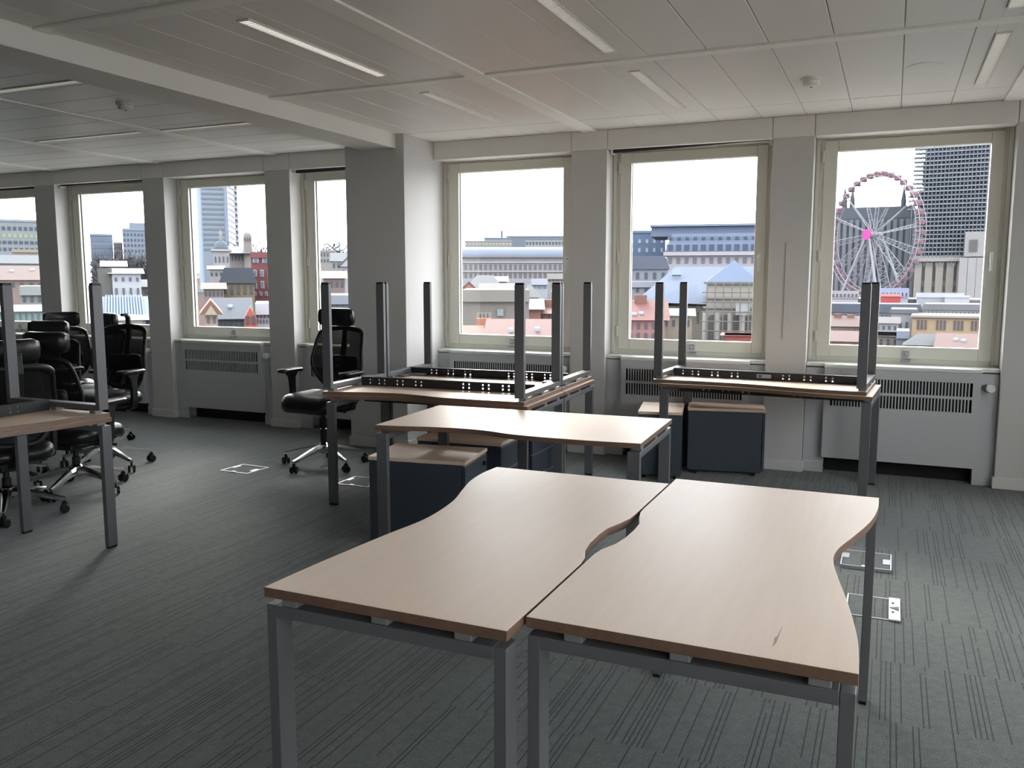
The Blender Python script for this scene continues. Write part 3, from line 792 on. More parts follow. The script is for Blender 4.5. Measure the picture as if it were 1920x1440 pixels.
make_chair('black mesh chair with low headrest behind the two raised desk legs', (-5.830, 4.020, 0), face(-20), -0.115, R(8))

# ------------------------------------------------------------------ floor boxes
def floor_box(label, loc, sx, sy, rz=0, socket=False, raised=0.0):
    t = thing('floor_box', label, 'floor box', (*loc, 0.0), (0, 0, rz), group='metal floor boxes let into the carpet')
    f = MB(); q = 0.008; h = 0.004 + raised
    f.box(0, sx, 0, q, 0.0, h); f.box(0, sx, sy - q, sy, 0.0, h); f.box(0, q, q, sy - q, 0.0, h); f.box(sx - q, sx, q, sy - q, 0.0, h)
    f.build('rim', M['alu'], t, bevel=0.001)
    MB().box(q + 0.003, sx - q - 0.003, q + 0.003, sy - q - 0.003, 0.0, h - 0.001).build('carpet_lid', M['carpet'], t)
    if socket:
        s = MB().box(sx - 0.046, sx + 0.002, -0.004, sy + 0.002, h, h + 0.006).build('cable_outlet', M['knob'], t, bevel=0.002)
        MB().prism([(sx - 0.042, sy * 0.50), (sx - 0.004, sy * 0.40), (sx - 0.004, sy * 0.58)], h + 0.006, h + 0.0085).build('outlet_flap', M['black'], s)
        MB().box(sx - 0.034, sx - 0.024, sy * 0.70, sy * 0.76, h + 0.006, h + 0.0075).build('screw', M['dark'], s)
        MB().box(sx - 0.034, sx - 0.024, sy * 0.28, sy * 0.34, h + 0.006, h + 0.0075).build('screw', M['dark'], s)
    else:
        MB().box(sx - q - 0.034, sx - q, sy * 0.30, sy * 0.60, h - 0.0008, h + 0.002).build('hinge_plate', M['alu'], t)
        MB().box(q, q + 0.030, sy * 0.45, sy * 0.75, h - 0.0008, h + 0.002).build('hinge_plate', M['alu'], t)
        MB().box(sx * 0.42, sx * 0.54, 0.0, 0.022, h, h + 0.003).build('lift_tab', M['knob'], t)
    return t
floor_box('square metal floor box alone on the carpet aisle', (-4.725, 5.040), 0.27, 0.25, R(-2))
floor_box('metal floor box with lid raised beyond the front right desk', (-0.180, 4.600), 0.245, 0.275, 0, raised=0.012)
floor_box('flat floor box with a white cable outlet strip', (-0.125, 3.935), 0.225, 0.275, 0, socket=True)
floor_box('floor box half hidden behind the crosswise desk leg', (-3.640, 5.040), 0.27, 0.26, R(2))

# ------------------------------------------------------------------ the city outside, built at real distances and sizes
GZ = -26.0                                     # street level below this floor
def lin(c): return tuple((x / 255 / 12.92) if x <= 10 else ((x / 255 + 0.055) / 1.055) ** 2.4 for x in c)
EXK = 0.175
EM = {}
def em(c, k=1.0, rough=0.8):
    key = (tuple(c), k)
    if key not in EM:
        EM[key] = pmat('city_%d_%d_%d' % tuple(c), tuple(min(0.9, x * EXK * k) for x in lin(c)), rough, spec=0.25, noise=(0.35, 0.10))
    return EM[key]
cp, sp_, cy, sy = math.cos(PITCH), math.sin(PITCH), math.cos(YAW), math.sin(YAW)
def ray(px, py):
    a, b = (px - 960) / FPX, (py - 720) / FPX
    fwd = Vector((-sy * cp, cy * cp, -sp_)); rt = Vector((cy, sy, 0)); dn = Vector((-sy * -sp_ * -1, cy * -sp_, -cp))
    dn = fwd.cross(rt); dn.normalize()
    if dn.z > 0: dn = -dn
    return fwd + rt * a + dn * b
def spot(px, py, D):                           # point at horizontal range D along that line of sight
    d = ray(px, py); k = D / math.hypot(d.x, d.y)
    return Vector((d.x * k, d.y * k, CAM_H + d.z * k))
def azim(px): d = ray(px, 500); return math.atan2(d.x, d.y)
gr = MB().box(-1500, 1500, -1500, 1600, GZ - 1, GZ).build('ground', pmat('street_grey', (0.20, 0.20, 0.195), 0.9))
tag(gr, 'grey street level of the city far below', kind='structure')

win_mesh = {}
def wpart(name, parent, x, y, z, w, h, mat, t=0.12):
    key = (round(w, 2), round(h, 2), mat.name)
    if key not in win_mesh:
        win_mesh[key] = MB().box(-w / 2, w / 2, -t, t, -h / 2, h / 2).mesh(name, mat)
    return link(name, win_mesh[key], parent, (x, y, z))

class Site:
    """a building site whose front faces the viewer; local x across, y away, z up from the street"""
    def __init__(s, px0, px1, D, name, label, cat='building', group=None):
        pc = (px0 + px1) / 2; s.D, s.pc = D, pc; s.ac = azim(pc)
        p = spot(pc, 500, D)
        s.o = thing(name, label, cat, (p.x, p.y, GZ), (0, 0, -s.ac), group)
        s.x0, s.x1 = s.X(px0), s.X(px1)
    def X(s, px): return s.D * math.tan(azim(px) - s.ac)
    def Z(s, py, extra=0.0):
        d = ray(s.pc, py); return CAM_H + d.z / math.hypot(d.x, d.y) * (s.D + extra) - GZ
    def box(s, name, x0, x1, y0, y1, z0, z1, mat, parent=None): return MB().box(x0, x1, y0, y1, z0, z1).build(name, mat, parent or s.o)
    def rows(s, rows, mat, x0=None, x1=None, y=0.0, sur=None):
        x0 = s.x0 if x0 is None else x0; x1 = s.x1 if x1 is None else x1
        for r in rows:
            pa, pb, n, fr = r[:4]; m = r[4] if len(r) > 4 else mat
            za, zb = s.Z(pb), s.Z(pa); pitch = (x1 - x0) / n
            for k in range(n):
                wo = wpart('window', s.o, x0 + (k + 0.5) * pitch, y, (za + zb) / 2, pitch * fr, zb - za, sur or m, t=0.10)
                if sur: wpart('pane', wo, 0, -0.06, 0, pitch * fr * 0.62, (zb - za) * 0.80, m, t=0.10)
    def roof(s, kind, pe, pr, mat, depth, over=0.3, parent=None, x0=None, x1=None, gable=None):
        x0 = (s.x0 if x0 is None else x0) - over; x1 = (s.x1 if x1 is None else x1) + over
        ze = s.Z(pe)
        b = MB(); y0, y1 = -over, depth + over; ym = depth / 2
        zr = s.Z(pr, ym)
        if kind == 'side':                      # ridge runs across
            b.v = [(x0, y0, ze), (x1, y0, ze), (x1, y1, ze), (x0, y1, ze), (x0, ym, zr), (x1, ym, zr)]
            b.f = [(0, 1, 5, 4), (2, 3, 4, 5), (1, 2, 5), (3, 0, 4), (3, 2, 1, 0)]
        elif kind == 'front':                   # gable towards the viewer
            zr = s.Z(pr); xm = (x0 + x1) / 2
            b.v = [(x0, y0, ze), (x1, y0, ze), (x1, y1, ze), (x0, y1, ze), (xm, y0, zr), (xm, y1, zr)]
            b.f = [(0, 1, 4), (1, 2, 5, 4), (2, 3, 5), (3, 0, 4, 5), (3, 2, 1, 0)]
        elif kind == 'hip':
            k = min((x1 - x0) * 0.3, ym)
            b.v = [(x0, y0, ze), (x1, y0, ze), (x1, y1, ze), (x0, y1, ze), (x0 + k, ym, zr), (x1 - k, ym, zr)]
            b.f = [(0, 1, 5, 4), (2, 3, 4, 5), (1, 2, 5), (3, 0, 4), (3, 2, 1, 0)]
        elif kind == 'pyramid':
            xm = (x0 + x1) / 2
            b.v = [(x0, y0, ze), (x1, y0, ze), (x1, y1, ze), (x0, y1, ze), (xm, ym, zr)]
            b.f = [(0, 1, 4), (1, 2, 4), (2, 3, 4), (3, 0, 4), (3, 2, 1, 0)]
        elif kind == 'mansard':
            zr = s.Z(pr, 0); k = (zr - ze) * 0.35
            b.v = [(x0, y0, ze), (x1, y0, ze), (x1, y1, ze), (x0, y1, ze), (x0 + k, y0 + k, zr), (x1 - k, y0 + k, zr), (x1 - k, y1 - k, zr), (x0 + k, y1 - k, zr)]
            b.f = [(0, 1, 5, 4), (1, 2, 6, 5), (2, 3, 7, 6), (3, 0, 4, 7), (4, 5, 6, 7), (3, 2, 1, 0)]
        elif kind == 'shed':                    # single slope rising away
            zr = s.Z(pr, depth)
            b.v = [(x0, y0, ze), (x1, y0, ze), (x1, y1, ze), (x0, y1, ze), (x0, y1, zr), (x1, y1, zr)]
            b.f = [(0, 1, 5, 4), (2, 3, 4, 5), (1, 2, 5), (3, 0, 4), (3, 2, 1, 0)]
        ro = b.build('roof', mat, parent or s.o)
        if kind == 'front' and gable:
            MB().rings([[(x0 + over, y, ze), (x1 - over, y, ze), ((x0 + x1) / 2, y, zr - over)] for y in (y0 - 0.05, y0 + 0.1)]).build('gable', gable, ro)
        return ro
    def skylight(s, roof, px, pe, pr, py, depth, wpx=8, kind='side', mat=None):
        # lies on the front slope of a ridge-across roof
        run = depth / 2 if kind == 'side' else depth
        ze, zr = s.Z(pe), s.Z(pr, run)
        best = min((i / 40 for i in range(41)), key=lambda t: abs(s.Z(py, run * t) - (ze + (zr - ze) * t)))
        y, z = run * best, ze + (zr - ze) * best
        w = abs(s.X(px + wpx) - s.X(px)) / 2
        sl = math.atan2(zr - ze, run)
        b = MB().box(-w, w, -w * 1.1, w * 1.1, 0.02, 0.18)
        b.build('skylight', mat or em((185, 215, 245), 1.6, 0.3), roof, loc=(s.X(px), y, z), rot=(sl, 0, 0))

WD, WB, WY = em((105, 112, 128), 1), em((150, 165, 190), 1), em((225, 195, 140), 1.2)
def block(label, px0, px1, top, D, wall, depth=12, rows=(), roof=None, rmat=None, wmat=None, name='building', sur=None, sky=(), parapet=True, chim=()):
    s = Site(px0, px1, D, name, label)
    zt = s.Z(top)
    s.box('wall', s.x0, s.x1, 0, depth, 0, zt, em(wall))
    s.rows(rows, wmat or WD, sur=sur)
    if roof:
        kind, pr = roof
        r = s.roof(kind, top, pr, em(rmat, 0.55), depth, gable=em(wall))
        for (px, py) in sky: s.skylight(r, px, top, pr, py, depth, kind='side' if kind in ('side', 'hip') else 'shed')
    elif parapet:
        w = (s.x1 - s.x0)
        s.box('cornice', s.x0 - w * 0.006, s.x1 + w * 0.006, -0.25, depth, zt - 0.4, zt + 0.25, em(tuple(min(255, c + 12) for c in wall)))
    for (px, py) in chim:
        x = s.X(px); s.box('chimney', x - 0.45, x + 0.45, depth * 0.4, depth * 0.4 + 0.7, s.Z(top) - 0.5, s.Z(py, depth * .4), em((170, 120, 105)))
    return s

# --- window at the picture edge
block('pale apartment block with lit windows at the far left on the hill', -90, 78, 412, 300, (176, 186, 192), 20, [(424, 431, 16, .6), (438, 445, 16, .6, em((205, 210, 170))), (451, 457, 16, .7), (464, 470, 16, .6)])
block('grey slate roofed block below the pale apartments', -60, 84, 494, 190, (150, 160, 165), 14, [(500, 508, 9, .5)], ('side', 478), (140, 150, 160))
block('beige stone block beside the slate roof at far left', 24, 88, 470, 210, (190, 178, 165), 12, [(480, 488, 5, .4)])
block('brick house with red brown roof and small skylights', -60, 82, 525, 110, (185, 160, 150), 14, [(530, 538, 8, .4)], ('side', 498), (172, 135, 125), sky=((22, 510), (62, 507)))
block('pale grey house with flat roof behind the raised desk leg', 34, 92, 543, 70, (178, 184, 180), 9, [(549, 566, 4, .35), (576, 590, 4, .35)])
s = Site(-50, 88, 52, 'conservatory', 'pale green glazed conservatory seen low at far left')
s.box('glazed_wall', s.x0, s.x1, 0, 5, 0, s.Z(584), em((185, 205, 205)))
s.roof('shed', 584, 572, em((205, 225, 225)), 5)
s.rows([(588, 606, 12, .6)], em((150, 175, 178)))

# --- window with the white house
block('blue glass office block on the skyline left of the white house', 172, 214, 440, 330, (160, 175, 195), 18, [(446, 453, 4, .8, WB), (459, 466, 4, .8, WB), (471, 478, 4, .8, WB)])
block('small stone office between the two grey blocks', 215, 232, 456, 318, (170, 165, 165), 16, [(462, 468, 4, .5), (473, 479, 4, .5)])
s = block('stepped grey apartment tower above the white house', 233, 292, 430, 300, (165, 178, 196), 18, [(438, 443, 9, .5), (448, 453, 9, .5), (458, 463, 9, .5), (468, 473, 9, .5)])
s.box('setback', s.X(246), s.x1, 2, 14, s.Z(430), s.Z(418, 2), em((172, 184, 202)))
block('cream penthouse roof behind the white house', 194, 233, 500, 84, (120, 122, 128), 6, [], ('side', 489), (235, 225, 210))
s = Site(182, 263, 74, 'building', 'white gabled house with two rows of dark windows')
zt = s.Z(513); xa = s.X(209)
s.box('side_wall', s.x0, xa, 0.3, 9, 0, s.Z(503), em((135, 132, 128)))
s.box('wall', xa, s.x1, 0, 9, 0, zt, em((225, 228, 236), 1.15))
s.rows([(520, 527, 4, .30), (540, 554, 4, .28)], em((120, 128, 145)), x0=xa)
s.roof('side', 513, 503, em((240, 232, 218)), 9, x0=xa)
block('brown terraced house with slate roof right of the white house', 256, 300, 538, 86, (160, 140, 130), 9, [(543, 550, 4, .4), (556, 563, 4, .4)], ('side', 524), (120, 130, 145))
s = Site(190, 268, 56, 'shed', 'long blue corrugated roof below the white house')
s.box('wall', s.x0, s.x1, 0, 6, 0, s.Z(598), em((150, 165, 190)))
r = s.roof('shed', 598, 556, em((140, 165, 212)), 5)
n = 14
for k in range(n):
    x = s.x0 + (s.x1 - s.x0) * (k + .5) / n; b = MB()
    za, zb = s.Z(598) + 0.03, s.Z(556, 5) + 0.03
    b.v = [(x - .05, -.3, za), (x + .05, -.3, za), (x + .05, 5.3, zb), (x - .05, 5.3, zb), (x - .05, -.3, za + .08), (x + .05, -.3, za + .08), (x + .05, 5.3, zb + .08), (x - .05, 5.3, zb + .08)]
    b.f = [(4, 5, 6, 7), (0, 1, 5, 4), (1, 2, 6, 5), (3, 0, 4, 7), (2, 3, 7, 6)]
    b.build('roof_rib', em((120, 145, 195)), r)
s.skylight(r, 215, 598, 556, 566, 10, 12, 'shed')
block('pale cream flat roof nearest below the blue roof', 188, 262, 600, 40, (225, 215, 200), 5, [], ('hip', 590), (238, 228, 214))
block('grey roofed house at the right edge of the white house view', 262, 305, 600, 60, (165, 160, 160), 7, [(604, 610, 4, .4)], ('side', 578), (150, 160, 180))

# --- window with the tower
s = Site(374, 432, 430, 'tower_block', 'tall glass tower rising past the window head', 'building')
zt = s.Z(215)
xa, xb = s.X(383), s.X(424)
s.box('glass_core', xa, xb, 0, 24, 0, zt, em((160, 172, 188), 1, 0.3))
s.box('corner_bay', s.x0, xa, 1.0, 23, 0, zt, em((195, 212, 235), 1.3, 0.3))
s.box('corner_bay', xb, s.x1, 1.0, 23, 0, zt, em((185, 205, 235), 1.3, 0.3))
for k in range(26):
    z = s.Z(470 - k * 9.5)
    s.box('floor_band', xa, xb, -0.25, 0, z, z + 0.9, em((135, 150, 170)))
s2 = Site(432, 450, 428, 'louvre_tower', 'slatted white side tower beside the tall glass tower')
s2.box('shaft', s2.X(444), s2.x1, 4, 18, 0, s2.Z(330), em((220, 222, 232), 1.2))
for k in range(13):
    z = s2.Z(466 - k * 10.5); b = MB()
    b.v = [(s2.x0, 0, z + 2.6), (s2.x1, 0, z), (s2.x1, 4, z), (s2.x0, 4, z + 2.6), (s2.x0, 0, z + 3.5), (s2.x1, 0, z + .9), (s2.x1, 4, z + .9), (s2.x0, 4, z + 3.5)]
    b.f = [(0, 3, 2, 1), (4, 5, 6, 7), (0, 1, 5, 4), (1, 2, 6, 5), (2, 3, 7, 6), (3, 0, 4, 7)]
    b.build('slat', em((205, 208, 220), 1.1), s2.o)
s = Site(401, 431, 175, 'domed_building', 'white stone building with a grey green dome')
s.box('wall', s.x0, s.x1, 0, 7, 0, s.Z(470), em((205, 202, 205)))
s.rows([(481, 492, 4, .35)], em((115, 118, 130)))
s.box('cornice', s.x0 - .4, s.x1 + .4, -.4, 7.4, s.Z(471), s.Z(467), em((225, 222, 222)))
rr_ = (s.x1 - s.x0) / 2 * .94; zc = s.Z(467); hh = s.Z(449) - zc
MB().lathe([(rr_ * math.cos(a * PI / 16), hh * math.sin(a * PI / 16)) for a in range(0, 8)] + [(0.05, hh * 1.01)], ((s.x0 + s.x1) / 2, 3.5, zc), 24).build('dome', em((125, 138, 148)), s.o, smooth=True)
MB().lathe([(0.3, 0), (0.3, 1.2), (0.05, 2.0)], ((s.x0 + s.x1) / 2, 3.5, zc + hh), 10).build('finial', em((190, 190, 190)), s.o)
block('white tower house left of the slate mansard', 392, 418, 505, 112, (205, 203, 206), 8, [(511, 517, 3, .4)], ('side', 498), (190, 190, 195))
s = Site(426, 478, 205, 'church', 'old church with long nave and round headed stone tower')
s.box('nave_wall', s.x0, s.x1, 4, 14, 0, s.Z(475), em((190, 182, 180)))
s.roof('side', 475, 462, em((130, 135, 148)), 14)
s.rows([(478, 488, 8, .35)], em((120, 118, 125)), y=4)
xa, xb = s.X(458), s.X(474); rr_ = (xb - xa) / 2
MB().lathe([(rr_, 0), (rr_, s.Z(443)), (rr_ * .92, s.Z(439)), (rr_ * .62, s.Z(435.5)), (rr_ * .1, s.Z(434))], ((xa + xb) / 2, 2, 0), 16).build('tower', em((185, 172, 165)), s.o)
s.rows([(445, 452, 3, .4)], em((120, 115, 118)), x0=xa, x1=xb, y=2 - rr_)
WH = em((225, 222, 228), 1.1)
block('tall red brick house with white framed windows', 471, 524, 477, 100, (150, 82, 84), 10, [(482, 493, 3, .62), (506, 519, 4, .5), (527, 541, 4, .5), (547, 555, 5, .5)], sur=WH, wmat=em((130, 145, 170)))
block('yellow house under a dark slate mansard roof', 415, 476, 531, 92, (165, 150, 120), 9, [(535, 551, 5, .38)], ('mansard', 502), (88, 100, 116), wmat=em((110, 112, 122)))
block('pale low houses left of the slate mansard', 380, 418, 542, 85, (185, 170, 165), 8, [(547, 555, 5, .4)], ('side', 530), (150, 125, 120))
block('dark slate roof with one bright skylight', 402, 464, 598, 58, (150, 150, 155), 8, [(601, 609, 6, .4)], ('side', 558), (80, 98, 128), sky=((429, 577),))
block('beige gable house with orange tiles at the window corner', 380, 404, 590, 50, (215, 195, 175), 6, [(594, 606, 2, .35)], ('front', 562), (205, 150, 125))
s = Site(454, 478, 50, 'brick_gable', 'orange brick gothic gable with arched window')
b = MB(); xm = (s.x0 + s.x1) / 2
b.v = [(s.x0, 0, 0), (s.x1, 0, 0), (s.x1, 0, s.Z(598)), (xm, 0, s.Z(576)), (s.x0, 0, s.Z(598)), (s.x0, 3, 0), (s.x1, 3, 0), (s.x1, 3, s.Z(598)), (xm, 3, s.Z(576)), (s.x0, 3, s.Z(598))]
b.f = [(0, 1, 2, 3, 4), (9, 8, 7, 6, 5), (1, 6, 7, 2), (2, 7, 8, 3), (3, 8, 9, 4), (4, 9, 5, 0)]
b.build('wall', em((215, 112, 92)), s.o)
s.rows([(592, 608, 2, .5)], em((90, 88, 100)))
block('white ornate facade with rows of dark openings', 476, 524, 577, 52, (222, 220, 226), 6, [(580, 586, 8, .45), (589, 596, 7, .5), (599, 606, 8, .45)], wmat=em((105, 105, 118)))

# --- window half hidden by the pillar
block('beige slab block on the skyline beside the pillar', 600, 630, 470, 300, (190, 185, 180), 14, [(475, 481, 5, .5), (486, 492, 5, .5)])
block('slate roofed villa beside the pillar', 622, 664, 490, 160, (185, 180, 180), 10, [(494, 502, 5, .4)], ('side', 474), (130, 140, 155))
block('white gabled house cut off by the pillar', 638, 672, 500, 105, (222, 222, 230), 8, [(506, 514, 3, .35), (522, 530, 3, .35)], ('front', 478), (175, 165, 160))
block('brown brick house low beside the pillar', 606, 646, 522, 88, (170, 150, 145), 8, [(528, 538, 4, .4)], ('side', 508), (165, 130, 120))
block('grey flat roofed workshop low beside the pillar', 596, 664, 560, 62, (165, 172, 185), 8, [(566, 574, 7, .5), (584, 592, 7, .5)])

# --- window beside the pillar
block('far low skyline block with a lit top floor', 872, 960, 452, 520, (176, 184, 196), 30, [(455, 459, 14, .6, WY)])
s = block('far flat roofed tower block with a mast', 908, 958, 446, 575, (160, 172, 190), 30)
x = s.X(941); s.box('mast', x - .7, x + .7, 5, 6.4, s.Z(446), s.Z(432), em((120, 130, 145)))
block('wooded hill ridge on the far skyline', 950, 1100, 443, 700, (140, 150, 165), 60)
block('far stone terrace under the wooded ridge', 985, 1095, 452, 450, (190, 190, 196), 20, [(454, 459, 18, .5)])
s = Site(850, 1092, 265, 'office_building', 'long pale office building with a rounded grey roof')
s.box('wall', s.x0, s.x1, 0, 22, 0, s.Z(483), em((205, 204, 212)))
b = MB(); pr = []
for k in range(9):
    a = k / 8 * PI / 2; pr.append((1.0 + 7 * (1 - math.cos(a)), s.Z(483) + (s.Z(462) - s.Z(483)) * math.sin(a)))
b.rings([[(x, y - 1, z) for y, z in [(0.2, s.Z(483))] + pr + [(22, s.Z(462)), (22, s.Z(483))]] for x in (s.x0, s.x1)])
b.build('rounded_roof', em((150, 160, 180)), s.o)
s.rows([(483.5, 488, 26, .7, em((205, 185, 150))), (496, 506, 26, .55, em((150, 140, 135))), (512, 521, 26, .55, em((150, 138, 132)))], WD, y=-.05)
for pa in (491, 508):
    s.box('string_course', s.x0, s.x1, -.5, 0, s.Z(pa + 2), s.Z(pa), em((220, 220, 228)))
block('hipped slate house with a pale dormer', 874, 944, 545, 105, (185, 175, 170), 11, [], ('hip', 516), (140, 146, 156))
block('pale flat topped stair house among the roofs', 920, 950, 528, 112, (215, 218, 228), 6, [], ('shed', 518), (200, 212, 228))
block('orange gable house at the window edge', 866, 892, 545, 80, (200, 150, 130), 7, [(549, 555, 3, .35)], ('front', 527), (190, 130, 110))
block('grey brown roof behind the blank wall', 903, 966, 552, 72, (150, 140, 135), 9, [], ('side', 531), (135, 128, 120))
block('white penthouse box among the roofs', 996, 1027, 527, 90, (222, 225, 236), 6, [(531, 540, 3, .55, WB)])
block('beige penthouse with flat roof among the roofs', 1026, 1058, 517, 100, (205, 198, 190), 7, [(521, 527, 4, .5)])
block('dark pointed slate roof right of the blank wall', 978, 1010, 558, 76, (140, 145, 150), 8, [], ('pyramid', 532), (100, 110, 115))
block('blue metal roof over brick walls', 986, 1014, 580, 58, (180, 130, 115), 5, [], ('shed', 560), (165, 190, 225))
block('brick house with orange chimneys right of the blue roof', 1014, 1090, 588, 60, (185, 125, 110), 7, [(592, 598, 6, .4)], ('side', 572), (185, 110, 100), chim=((1024, 562), (1052, 560)))
block('white dormer house at the pier edge', 1040, 1095, 548, 80, (212, 210, 216), 7, [(552, 560, 5, .4)], ('side', 536), (150, 160, 175))
s = block('big blank rendered wall with one small window', 866, 992, 552, 47, (158, 150, 142), 8)
wpart('window', s.o, s.X(938), 0, s.Z(586), s.X(944) - s.X(932), s.Z(579) - s.Z(592), em((170, 185, 185)))
s = Site(893, 921, 39, 'chimney_stack', 'broad orange brick chimney stack', 'chimney')
s.box('stack', s.x0, s.x1, 0, 1.2, 0, s.Z(597), em((222, 150, 118)))
for k in range(4):
    x = s.x0 + (s.x1 - s.x0) * (k + .5) / 4
    MB().lathe([(.09, 0), (.08, .22)], (x, .6, s.Z(597)), 10).build('chimney_pot', em((170, 165, 160)), s.o)
block('low red tiled roof with two skylights', 918, 1092, 636, 33, (190, 120, 105), 6, [], ('side', 598), (168, 98, 90), sky=((957, 624), (1008, 622), (1064, 624)))
block('orange tiled roof corner under the blank wall', 862, 895, 640, 36, (205, 140, 115), 5, [], ('side', 610), (205, 130, 105))

# --- window with the church roof
s = Site(1214, 1452, 190, 'grand_building', 'grand pale building with blue grey mansard and dormers')
s.box('wall', s.x0 + 4, s.x1, 0, 26, 0, s.Z(474), em((208, 202, 210)))
s.box('cornice', s.x0 + 3.4, s.x1 + .6, -.8, 26, s.Z(479), s.Z(472), em((222, 216, 222)))
s.rows([(483, 494, 13, .45)], em((140, 142, 160)), x0=s.x0 + 4)
r = s.roof('mansard', 472, 437, em((135, 152, 184)), 26, x0=s.x0 + 4)
for (pa, pb, w_) in ((457, 471, .55), (443, 449, .40)):
    for k in range(13):
        x = s.x0 + 4 + (s.x1 - s.x0 - 4) * (k + .5) / 13; z0, z1 = s.Z(pb), s.Z(pa); f = (z0 - s.Z(472)) * .35
        dm = MB().box(x - .8 * w_ * 2, x + .8 * w_ * 2, f - .4, f + 2.5, z0, z1).build('dormer', em((165, 180, 208)), s.o)
        wpart('pane', dm, x, f - .42, (z0 + z1) / 2, 1.0 * w_ * 2, (z1 - z0) * .8, em((95, 108, 135)))
s.box('upper_storey', s.X(1216), s.x1, 6, 24, s.Z(440), s.Z(424, 6), em((140, 155, 185)))
s.box('upper_roof', s.X(1214), s.x1, 5, 25, s.Z(424, 6), s.Z(420, 6), em((172, 186, 210)))
block('plain blue grey wing left of the grand mansard', 1150, 1247, 434, 219, (118, 142, 176), 20, [(449, 456, 7, .35, em((205, 215, 228))), (465, 473, 7, .35, em((205, 215, 228)))])
block('older mansard terrace below the blue grey wing', 1140, 1252, 505, 122, (176, 182, 196), 12, [(511, 523, 7, .35)], ('mansard', 480), (130, 142, 166))
block('pale terrace house under the older mansard', 1140, 1236, 532, 95, (190, 192, 204), 10, [(537, 547, 6, .35)])
s = Site(1185, 1452, 86, 'church', 'church with a long blue slate roof and pyramid capped turret')
s.box('nave_wall', s.X(1248), s.x1, 0, 16, 0, s.Z(574), em((188, 178, 165)))
b = MB(); ze, zr = s.Z(574), s.Z(500, 9)
b.v = [(s.X(1192), -1, s.Z(566)), (s.x1, -1, ze), (s.x1, 19, ze), (s.X(1192), 19, s.Z(566)), (s.X(1262), 9, zr), (s.x1, 9, zr)]
b.f = [(0, 1, 5, 4), (2, 3, 4, 5), (1, 2, 5), (3, 0, 4), (3, 2, 1, 0)]
r = b.build('nave_roof', em((118, 134, 166)), s.o)
MB().box(-.45, .45, -.5, .5, 0, .2).build('roof_hatch', em((160, 185, 215)), r, loc=(s.X(1266), 5.6, s.Z(512, 5.6)), rot=(R(42), 0, 0))
s.rows([(585, 606, 6, .25)], em((110, 105, 108)), x0=s.X(1252), x1=s.X(1330), y=-.05)
xa, xb = s.X(1326), s.X(1412)
tu = MB().box(xa, xb, -7, 0.5, 0, s.Z(530, -7)).build('turret', em((212, 204, 192)), s.o)
zt = s.Z(530, -7); b = MB(); xm = (xa + xb) / 2 + s.X(1376) - s.X(1370)
b.v = [(xa - .2, -7.4, zt), (xb + .2, -7.4, zt), (xb + .2, .9, zt), (xa - .2, .9, zt), (xm, -3.2, s.Z(488, -3))]
b.f = [(0, 1, 4), (1, 2, 4), (2, 3, 4), (3, 0, 4), (3, 2, 1, 0)]
b.build('turret_roof', em((112, 132, 166)), s.o)
for pa, pb in ((556, 560), (574, 578), (528, 533)):
    MB().box(xa - .3, xb + .3, -7.3, -6.9, s.Z(pb, -7), s.Z(pa, -7)).build('string_course', em((190, 182, 170)), tu)
for k in range(4):                              # arched openings with round heads
    x = xa + (xb - xa) * (k + .5) / 4; w_ = (xb - xa) / 4 * .28; z0, z1 = s.Z(636, -7), s.Z(596, -7)
    pts = [(x - w_, z0), (x + w_, z0)] + [(x + w_ * math.cos(a * PI / 8), z1 + w_ * math.sin(a * PI / 8)) for a in range(0, 9)]
    MB().rings([[(px_, y_, pz) for px_, pz in pts] for y_ in (-7.08, -6.9)]).build('arched_window', em((120, 115, 112)), tu)
    b = MB(); b.tube([(x - w_ * 2.1, -7.25, z0), (x - w_ * 2.1, -7.25, z1 + w_ * 1.6)], .22, 8); b.build('column', em((222, 216, 206)), tu)
xs_ = [xa + (xb - xa) * k / 6 for k in range(7)]
sc_ = MB()
for x in xs_: sc_.tube([(x, -8.3, 0), (x, -8.3, s.Z(530, -8))], .05, 5)
for pz in (548, 566, 584, 602, 620): sc_.tube([(xa - .4, -8.3, s.Z(pz, -8)), (xb + .4, -8.3, s.Z(pz, -8))], .05, 5)
sc_.build('scaffold_poles', em((150, 148, 142)), tu)
MB().box(s.X(1376), s.X(1400), -8.1, -8.0, s.Z(590, -8), s.Z(566, -8)).build('white_sheet', em((232, 232, 236)), tu)
block('red tiled house at the foot of the church', 1135, 1250, 600, 60, (200, 150, 148), 9, [(606, 616, 8, .3), (624, 634, 8, .3)], ('side', 562), (188, 105, 100), sky=((1191, 592), (1204, 590)), chim=((1203, 553),))
block('beige lean-to house against the church', 1246, 1300, 592, 66, (205, 190, 172), 6, [(600, 612, 4, .3)], ('side', 578), (175, 190, 215))
block('low red cafe awnings under the turret', 1362, 1430, 629, 62, (205, 105, 95), 3, [], ('shed', 625), (215, 95, 85))

